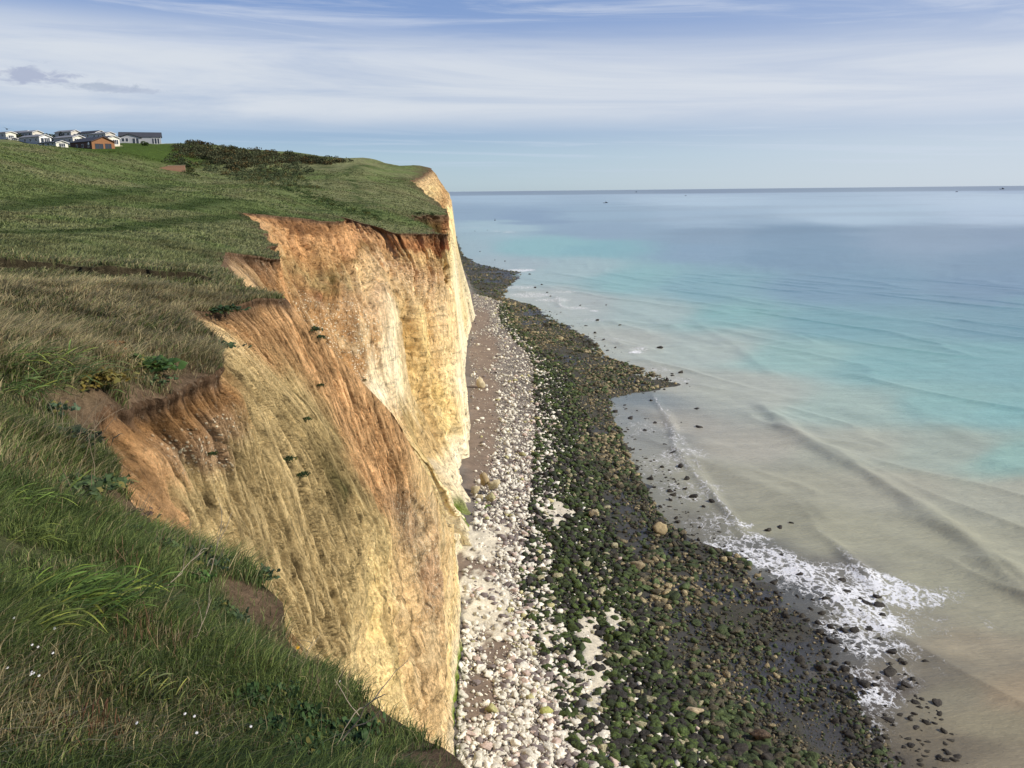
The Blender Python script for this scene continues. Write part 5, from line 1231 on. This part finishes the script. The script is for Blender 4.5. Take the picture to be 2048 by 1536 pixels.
def caravan(name, px, py, d_, w, L, hw, hr, th, wall, side, roof, label, front='win', trim=None, group='static caravans on the hilltop', cat='caravan'):
    c = P(px, py, d_); th = math.radians(th)
    lx = np.array([math.cos(th), math.sin(th)])
    loc = (c[0] + lx[0] * w / 2, c[1] + lx[1] * w / 2, c[2])
    t = thing(name, loc, label, cat, group, th)
    bobj('wall', lambda bm: (prism(bm, [(-w/2, 0), (w/2, 0), (w/2, hw), (0, hw + hr), (-w/2, hw)], 0, L)), wall, t)
    bobj('shaded_side', lambda bm: (box(bm, -w/2 - .02, -w/2 - .004, .02, L, .0, hw - .02)), side, t)  # thin darker sheet: shade of the long side painted as colour
    def rf(bm):
        e = .28; s_ = hr / (w / 2)
        prism(bm, [(-w/2 - e, hw - e * s_ + .03), (0, hw + hr + .03), (w/2 + e, hw - e * s_ + .03), (w/2 + e, hw - e * s_ + .15), (0, hw + hr + .17), (-w/2 - e, hw - e * s_ + .15)], -.35, L + .2)
    bobj('roof', rf, roof, t)
    bobj('fascia', lambda bm: prism(bm, [(-w/2 - .3, hw - .2), (0, hw + hr + .0), (w/2 + .3, hw - .2), (w/2 + .3, hw - .05), (0, hw + hr + .12), (-w/2 - .3, hw - .05)], -.42, -.36), trim or m_wframe, t)
    bobj('plinth', lambda bm: box(bm, -w/2 + .1, w/2 - .1, .1, L - .1, -2.2, -.01), m_plinth, t)
    def window(x0, x1, z0, z1, n=1):
        f = bobj('window', lambda bm: [box(bm, x0 - .09, x1 + .09, -.05, -.004, z0 - .09, z0), box(bm, x0 - .09, x1 + .09, -.05, -.004, z1, z1 + .09), box(bm, x0 - .09, x0, -.05, -.004, z0, z1), box(bm, x1, x1 + .09, -.05, -.004, z0, z1)] +
                  [box(bm, x0 + (x1 - x0) * k / n - .04, x0 + (x1 - x0) * k / n + .04, -.05, -.004, z0, z1) for k in range(1, n)], trim or m_wframe, t)
        bobj('pane', lambda bm: box(bm, x0, x1, -.03, -.006, z0, z1), m_glass, f)
    def sidewin(y0, y1, z0, z1):
        f = bobj('window', lambda bm: box(bm, -w/2 - .06, -w/2 - .024, y0 - .08, y1 + .08, z0 - .08, z1 + .08), m_wframe, t)
        bobj('pane', lambda bm: box(bm, -w/2 - .09, -w/2 - .064, y0, y1, z0, z1), m_glass, f)
    if front == 'win': window(-w*.38, -w*.14, .5, 1.9); window(-w*.09, w*.36, .7, 2.0, 3)
    elif front == 'door': window(-w*.36, -w*.02, .6, 1.9, 2); window(w*.08, w*.34, .05, 2.0, 2)
    elif front == 'small': window(-w*.25, w*.25, .6, 1.5, 3)
    for k in range(3): sidewin(L * (.12 + .27 * k), L * (.12 + .27 * k) + .9, 1.1, 1.9)
    return t
lod = caravan('timber_lodge', 185, 301.5, 238, 6.6, 12.5, 2.6, 1.25, 52, m_timber, m_tdark, m_roofd, 'brown and orange timber lodge with a dark roof below the caravans', 'door', m_tdark, None, 'lodge')
bobj('satellite_dish', lambda bm: bmesh.ops.create_cone(bm, cap_ends=True, segments=14, radius1=.42, radius2=.36, depth=.08, matrix=Matrix.Translation((-3.6, 1.1, 2.0)) @ Matrix.Rotation(1.57, 4, 'Y')), m_wframe, lod)
bobj('deck', lambda bm: [box(bm, -3.3, 3.5, -2.2, -.06, -.5, -.35), box(bm, 3.3, 5.5, -2.4, 2, -.5, -.36)], m_tdark, lod)
caravan('static_caravan', 80, 289, 255, 3.7, 11, 2.3, .62, 58, m_wht, m_gry, m_roofg, 'white-gabled caravan with bay windows left of centre')
caravan('static_caravan', 147, 290, 262, 3.7, 11, 2.35, .62, 56, m_cream, m_gry, m_roofg, 'cream-gabled caravan directly left of the timber lodge', 'door')
caravan('static_caravan', 218, 292.5, 262, 3.7, 10, 2.6, .5, 56, m_cream, m_gry, m_roofd, 'cream caravan rising behind the timber lodge roof', 'win')
caravan('static_caravan', 113, 297.5, 236, 3.4, 9, 1.75, .4, 56, m_cream, m_gry, m_roofd, 'small low cream caravan half sunk behind the grass slope', 'small')
caravan('static_caravan', 13, 280, 275, 3.4, 11, 2.3, .35, 62, m_cream, m_gry, m_roofg, 'flat-roofed cream caravan at the edge of the picture', 'small')
caravan('static_caravan', 19, 286, 262, 2.8, 5, 1.3, .3, 40, m_wht, m_gry, m_roofg, 'low white caravan end peeping over the grass', 'small')
caravan('static_caravan', 66, 277, 300, 3.7, 9, 2.2, .6, 58, m_beige, m_gry, m_roofg, 'beige roof showing behind the white-gabled caravan', 'small')
caravan('static_caravan', 48, 277, 305, 3.7, 9, 2.2, .6, 58, m_gry, m_gry, m_roofg, 'grey roof furthest left in the back row', 'small')
caravan('static_caravan', 143, 276, 305, 3.7, 9, 2.2, .6, 62, m_beige, m_gry, m_roofg, 'grey roof above the cream-gabled caravan', 'small')
caravan('static_caravan', 192, 279, 300, 4.2, 10, 2.4, .7, 60, m_gry, m_gry, m_roofd, 'dark roof rising directly behind the timber lodge', 'small')
caravan('static_caravan', 212, 280, 292, 3.7, 9, 2.2, .5, 58, m_beige, m_gry, m_roofg, 'pale roof between the timber lodge and the bungalow', 'small')
bobj_deck = None
# yellow deck in front of the caravan behind the lodge
p = P(234, 296, 258); t = thing('veranda', (p[0], p[1], p[2]), 'pale yellow wooden veranda right of the timber lodge', 'veranda', None, math.radians(40))
m_deck = flat('deck_paint', (.66, .60, .38), .6); bobj('floor', lambda bm: box(bm, -1.6, 1.6, 0, 2.5, -.4, -.28), m_deck, t); bobj('railing', lambda bm: [box(bm, -1.6, 1.6, -.04, 0.0, z_, z_ + .07) for z_ in (.1, .4, .7)] + [box(bm, x_ - .04, x_ + .04, -.1, -.045, -.28, .8) for x_ in (-1.5, -.9, -.3, .3, .9, 1.5)], m_deck, t); bobj('skirt', lambda bm: box(bm, -1.55, 1.55, .05, .1, -1.5, -.41), m_deck, t)
# grey bungalow
p = P(238, 288.5, 288); th = math.radians(20)
t = thing('bungalow', (p[0], p[1], p[2]), 'long pale grey bungalow with a slate roof and projecting gable', 'bungalow', None, th)
bobj('wall', lambda bm: [box(bm, .2, 13.2, 2.6, 8, 0, 2.7)], m_gry, t)
bobj('wing_wall', lambda bm: prism(bm, [(0, 0), (6.8, 0), (6.8, 2.2), (3.4, 3.3), (0, 2.2)], 0, 2.59), m_gry, t)
bobj('roof', lambda bm: [bm.faces.new([bm.verts.new(q) for q in f]) for f in [[(-.2, 2.3, 2.6), (13.6, 2.3, 2.6), (13.6, 5.3, 4.35), (-.2, 5.3, 4.35)], [(13.6, 8.3, 2.6), (-.2, 8.3, 2.6), (-.2, 5.3, 4.35), (13.6, 5.3, 4.35)], [(.2, 2.6, 2.7), (.2, 8, 2.7), (.2, 5.3, 4.3)], [(13.2, 2.6, 2.7), (13.2, 8, 2.7), (13.2, 5.3, 4.3)]]], m_roofd, t)
bobj('wing_roof', lambda bm: prism(bm, [(-.4, 2.15), (3.4, 3.38), (7.2, 2.15), (7.2, 2.32), (3.4, 3.58), (-.4, 2.32)], -.4, 3.2), m_roofd, t)
for x0, x1, z0, z1, y in [(1.0, 1.8, .9, 2.0, 0), (2.2, 3.0, .9, 2.0, 0), (4.3, 5.2, .3, 2.0, 0), (5.45, 6.3, .3, 2.0, 0), (10.4, 11.0, .4, 2.2, 2.6), (11.2, 11.9, .4, 2.2, 2.6), (12.1, 12.7, .4, 2.2, 2.6)]:
    f = bobj('window', lambda bm: box(bm, x0 - .1, x1 + .1, y - .04, y - .005, z0 - .1, z1 + .1), m_wframe, t); bobj('pane', lambda bm: box(bm, x0, x1, y - .06, y - .042, z0, z1), m_glass, f)
bobj('plinth', lambda bm: [box(bm, .3, 13.1, 2.7, 7.9, -2.5, -.01), box(bm, .1, 6.7, .1, 2.6, -2.5, -.012)], m_plinth, t)
def pick(bm):
    for i in range(30): box(bm, -.3 + i * .32, -.3 + i * .32 + .2, -1.7, -1.66, -.9, .15)
    for z_ in (-.6, -.1): box(bm, -.4, 9.3, -1.655, -1.6, z_, z_ + .08)
p2 = (p[0], p[1], p[2]); t = thing('picket_fence', p2, 'low pale picket fence in front of the grey bungalow', 'fence', None, th); bobj('pickets', pick, m_wframe, t)
def pick2(bm):
    for i in range(12): box(bm, 13.3 + i * .3, 13.3 + i * .3 + .18, 2.5, 2.54, -.6, .5)
    for z_ in (-.3, .3): box(bm, 13.2, 16.9, 2.545, 2.6, z_, z_ + .08)
t = thing('picket_fence', p2, 'short pale fence at the seaward end of the bungalow', 'fence', None, th); bobj('pickets', pick2, m_wframe, t)
# old brick wall
m_brick, nt, b = newmat('old_brick'); br_ = N(nt, 'ShaderNodeTexBrick'); br_.inputs['Scale'].default_value = 4; br_.inputs['Color1'].default_value = (.30, .13, .07, 1); br_.inputs['Color2'].default_value = (.38, .20, .10, 1); br_.inputs['Mortar'].default_value = (.3, .25, .2, 1)
tc_ = N(nt, 'ShaderNodeTexCoord'); mp_ = N(nt, 'ShaderNodeMapping'); mp_.inputs['Rotation'].default_value = (math.pi / 2, 0, 0); nt.links.new(tc_.outputs['Object'], mp_.inputs[0]); nt.links.new(mp_.outputs[0], br_.inputs['Vector']); nt.links.new(br_.outputs['Color'], b.inputs['Base Color']); b.inputs['Roughness'].default_value = .9
p = spot(318, 337); t = thing('brick_wall', tuple(p), 'weathered orange brick wall stub set in the grassy slope', 'wall', None, math.radians(14)); sc__ = np.hypot(p[0], p[1]) / 150
bobj('brickwork', lambda bm: prism(bm, [(0, -.8), (3.9 * sc__, -.8), (3.9 * sc__, .75), (2.2 * sc__, .72), (1.4 * sc__, .62), (.5, .25), (0, .1)], 0, .5), m_brick, t)
bobj('coping', lambda bm: prism(bm, [(1.3 * sc__, .66), (3.95 * sc__, .78), (3.95 * sc__, .88), (1.3 * sc__, .76)], -.06, .56), flat('coping', (.42, .33, .22), .9), t)
# ------------------------------------------------------------------ boats, buoy, bird
m_hull = flat('dark_hull', (.02, .028, .036), .5); m_cab = flat('dark_cabin', (.035, .04, .05), .5)
def boat(px, py, L, label, name='fishing_boat', hz=0.0):
    g_ = G(px, py, 0)
    if abs(g_[1]) > 16000 or g_[1] < 0: a_, b_, c_ = ray(px, py); g_ = np.array([a_ / b_ * 14000, 14000, 0])
    t = thing(name, (g_[0], g_[1], 0), label, 'boat', None, math.radians(8))
    def hull(bm):
        st_ = []
        for s_, w_, z_ in [(-.5, .13, .09), (-.25, .16, .08), (.1, .16, .085), (.35, .10, .12), (.5, .005, .17)]:
            st_.append([bm.verts.new((s_ * L, k * w_ * L, z_ * L)) for k in (-1, 1)] + [bm.verts.new((s_ * .92 * L, k * w_ * .6 * L, -.03 * L)) for k in (1, -1)])
        for a_, b_ in zip(st_[:-1], st_[1:]):
            for i in range(4): bm.faces.new((a_[i], a_[(i + 1) % 4], b_[(i + 1) % 4], b_[i]))
        bm.faces.new(st_[0]); bm.faces.new(st_[-1][::-1])
    bobj('hull', hull, m_hull, t)
    bobj('wheelhouse', lambda bm: prism(bm, [(.02 * L, .08 * L), (.26 * L, .09 * L), (.22 * L, .26 * L), (.04 * L, .26 * L)], -.08 * L, .08 * L), m_cab, t)
    bobj('mast', lambda bm: box(bm, -.02 * L, .0, -.01 * L, .01 * L, .08 * L, .42 * L), m_cab, t)
boat(1211, 406, 15, 'dark fishing boat on the pale sea, the nearest of the boats')
boat(1371, 391.5, 14, 'small dark boat right of the nearest fishing boat', 'small_boat'); boat(1272, 383.5, 40, 'tall-masted vessel on the horizon', 'distant_ship')
boat(1913, 384, 22, 'small boat far out on the bright right-hand sea', 'small_boat'); boat(2004, 378.5, 60, 'ship on the horizon at the far right', 'distant_ship')
g_ = G(990, 441, 0); o = thing('buoy', tuple(g_), 'lone dark buoy beyond the far beach', 'buoy')
bobj('float', lambda bm: bmesh.ops.create_uvsphere(bm, u_segments=12, v_segments=8, radius=1.0), m_hull, o); bobj('marker', lambda bm: bmesh.ops.create_cone(bm, cap_ends=True, segments=8, radius1=.35, radius2=.1, depth=2.2, matrix=Matrix.Translation((0, 0, 1.8))), m_hull, o)
p = P(14, 258, 90)
def gull(bm):
    for sgn in (-1, 1):
        bm.faces.new([bm.verts.new(q) for q in [(0, .08, 0), (sgn * .3, .1, .14), (sgn * .62, -.05, .05), (sgn * .3, -.06, .12), (0, -.12, 0)]])
    box(bm, -.04, .04, -.2, .2, -.05, .03)
bm = bmesh.new(); gull(bm); me = bpy.data.meshes.new('gull'); bm.to_mesh(me); bm.free(); me.materials.append(m_hull); o = bpy.data.objects.new('gull', me); COL.objects.link(o); o.location = tuple(p); o.rotation_euler = (0, .2, .8); tag(o, 'single dark bird flying above the caravans', 'bird')
# ------------------------------------------------------------------ light and sky
SUN_EL, SUN_AZ = math.radians(33), math.radians(101)        # azimuth clockwise from the view direction
sd = bpy.data.lights.new('sun', 'SUN'); sd.energy = 5.0; sd.angle = math.radians(.5); sd.color = (1, .93, .82)
so = bpy.data.objects.new('sun', sd); COL.objects.link(so)
tow = Vector((math.sin(SUN_AZ) * math.cos(SUN_EL), math.cos(SUN_AZ) * math.cos(SUN_EL), math.sin(SUN_EL)))
so.rotation_euler = tow.to_track_quat('Z', 'Y').to_euler(); so.location = (30, 0, 80)
wd_ = bpy.data.worlds.new('World'); scn.world = wd_; wd_.use_nodes = True
nt = wd_.node_tree; bg = nt.nodes['Background']; bg.inputs['Strength'].default_value = .1
sky = N(nt, 'ShaderNodeTexSky', sky_type='NISHITA', sun_disc=False, sun_elevation=SUN_EL, sun_rotation=SUN_AZ)
tc = N(nt, 'ShaderNodeTexCoord'); sep = N(nt, 'ShaderNodeSeparateXYZ'); nt.links.new(tc.outputs['Generated'], sep.inputs[0])
def mth(op, a, b_=None, c=None, clamp=False):
    q = N(nt, 'ShaderNodeMath', operation=op, use_clamp=clamp)
    for i, v in enumerate((a, b_, c)):
        if v is None: continue
        if isinstance(v, (int, float)): q.inputs[i].default_value = v
        else: nt.links.new(v, q.inputs[i])
    return q.outputs[0]
el = mth('MULTIPLY', mth('ARCSINE', sep.outputs['Z']), 57.2958)
az = mth('MULTIPLY', mth('ARCTAN2', sep.outputs['X'], sep.outputs['Y']), 57.2958)
rp = N(nt, 'ShaderNodeValToRGB'); nt.links.new(mth('DIVIDE', el, 40, clamp=True), rp.inputs[0])
stops = [(0.0, (182, 203, 214)), (.5, (184, 207, 219)), (2.2, (172, 201, 222)), (3.6, (152, 182, 216)), (5.0, (160, 182, 216)), (7.5, (152, 174, 214)), (10, (134, 162, 212)), (14, (112, 146, 204)), (40, (70, 110, 185))]
while len(rp.color_ramp.elements) < len(stops): rp.color_ramp.elements.new(.5)
for e, (p_, c) in zip(rp.color_ramp.elements, stops):
    e.position = p_ / 40; e.color = tuple((v / 255) ** 2.2 * 10.0 for v in c) + (1,)
mixs = N(nt, 'ShaderNodeMix', data_type='RGBA'); mixs.inputs['Factor'].default_value = .85
nt.links.new(sky.outputs[0], mixs.inputs['A']); nt.links.new(rp.outputs[0], mixs.inputs['B'])
last = mixs.outputs['Result']
def cmb(x, y, z=0.0):
    q = N(nt, 'ShaderNodeCombineXYZ')
    for i, v in enumerate((x, y, z)):
        if isinstance(v, (int, float)): q.inputs[i].default_value = v
        else: nt.links.new(v, q.inputs[i])
    return q.outputs[0]
def wnoise(vec, det=6, rough=.55, scale=1.0, dist=0.0):
    q = N(nt, 'ShaderNodeTexNoise'); q.inputs['Scale'].default_value = scale; q.inputs['Detail'].default_value = det; q.inputs['Roughness'].default_value = rough; q.inputs['Distortion'].default_value = dist
    nt.links.new(vec, q.inputs['Vector']); return q.outputs['Fac']
def wmap(v, a, b_, c, d, smooth=True):
    q = N(nt, 'ShaderNodeMapRange'); q.interpolation_type = 'SMOOTHSTEP' if smooth else 'LINEAR'
    q.inputs['From Min'].default_value = a; q.inputs['From Max'].default_value = b_; q.inputs['To Min'].default_value = c; q.inputs['To Max'].default_value = d
    nt.links.new(v, q.inputs['Value']); return q.outputs[0]
def over(last, fac, colr):
    q = N(nt, 'ShaderNodeMix', data_type='RGBA'); nt.links.new(fac, q.inputs['Factor']); nt.links.new(last, q.inputs['A'])
    q.inputs['B'].default_value = tuple((v / 255) ** 2.2 * 10 for v in colr) + (1,); return q.outputs['Result']
# broad veil of high cloud between 4 and 9 degrees, streaky
tilt = mth('ADD', el, mth('MULTIPLY', az, .03))
v1 = wnoise(cmb(mth('MULTIPLY', az, .035), mth('MULTIPLY', tilt, .42)), 8, .6, 1.0, .6)
band = mth('MULTIPLY', wmap(el, 3.3, 5.2, 0, 1), wmap(tilt, 7.5, 10.6, 1, 0))
last = over(last, mth('MULTIPLY', band, wmap(v1, .28, .62, .35, .95)), (215, 222, 231))
v2 = wnoise(cmb(mth('MULTIPLY', az, .05), mth('MULTIPLY', tilt, .8), 4), 8, .65, 1.0, 1.0)
last = over(last, mth('MULTIPLY', wmap(el, 7, 9.5, 0, 1), wmap(v2, .42, .75, 0, .75)), (202, 212, 230))
v3 = wnoise(cmb(mth('MULTIPLY', az, .07), mth('MULTIPLY', tilt, 2.4), 9), 7, .6, 1.0, .5)
last = over(last, mth('MULTIPLY', mth('MULTIPLY', wmap(el, .5, 2, 0, 1), wmap(el, 4.5, 3.2, 0, 1)), wmap(v3, .48, .7, 0, .6)), (190, 207, 226))
# brighter towards the sun
last = over(last, mth('MULTIPLY', wmap(az, -12, 34, 0, .55), wmap(el, 12, 1, .35, 1)), (218, 224, 236))
# two small low clouds at the left
for (caz, cel, wa, we, colr, st_) in [(-28.1, 6.6, 2.3, .60, (168, 178, 203), .85), (-24.1, 6.15, 2.1, .32, (176, 188, 206), .9), (-23.4, 6.0, 2.6, .2, (176, 187, 208), .6)]:
    du_ = mth('DIVIDE', mth('SUBTRACT', az, caz), wa); dv_ = mth('DIVIDE', mth('SUBTRACT', el, cel), we)
    rr_ = mth('SQRT', mth('ADD', mth('MULTIPLY', du_, du_), mth('MULTIPLY', dv_, dv_)))
    nz = wnoise(cmb(mth('MULTIPLY', az, .9), mth('MULTIPLY', el, 2.2), caz), 6, .6, 1.0, .4)
    fac = wmap(mth('ADD', rr_, mth('MULTIPLY', mth('SUBTRACT', nz, .5), 2.6)), .35, 1.05, st_, 0)
    last = over(last, fac, colr)
nt.links.new(last, bg.inputs['Color'])
scn.view_settings.view_transform = 'Standard'; scn.view_settings.look = 'None'; scn.view_settings.exposure = 0
scn.cycles.max_bounces = 5; scn.cycles.diffuse_bounces = 3; scn.cycles.glossy_bounces = 2; scn.cycles.transmission_bounces = 3
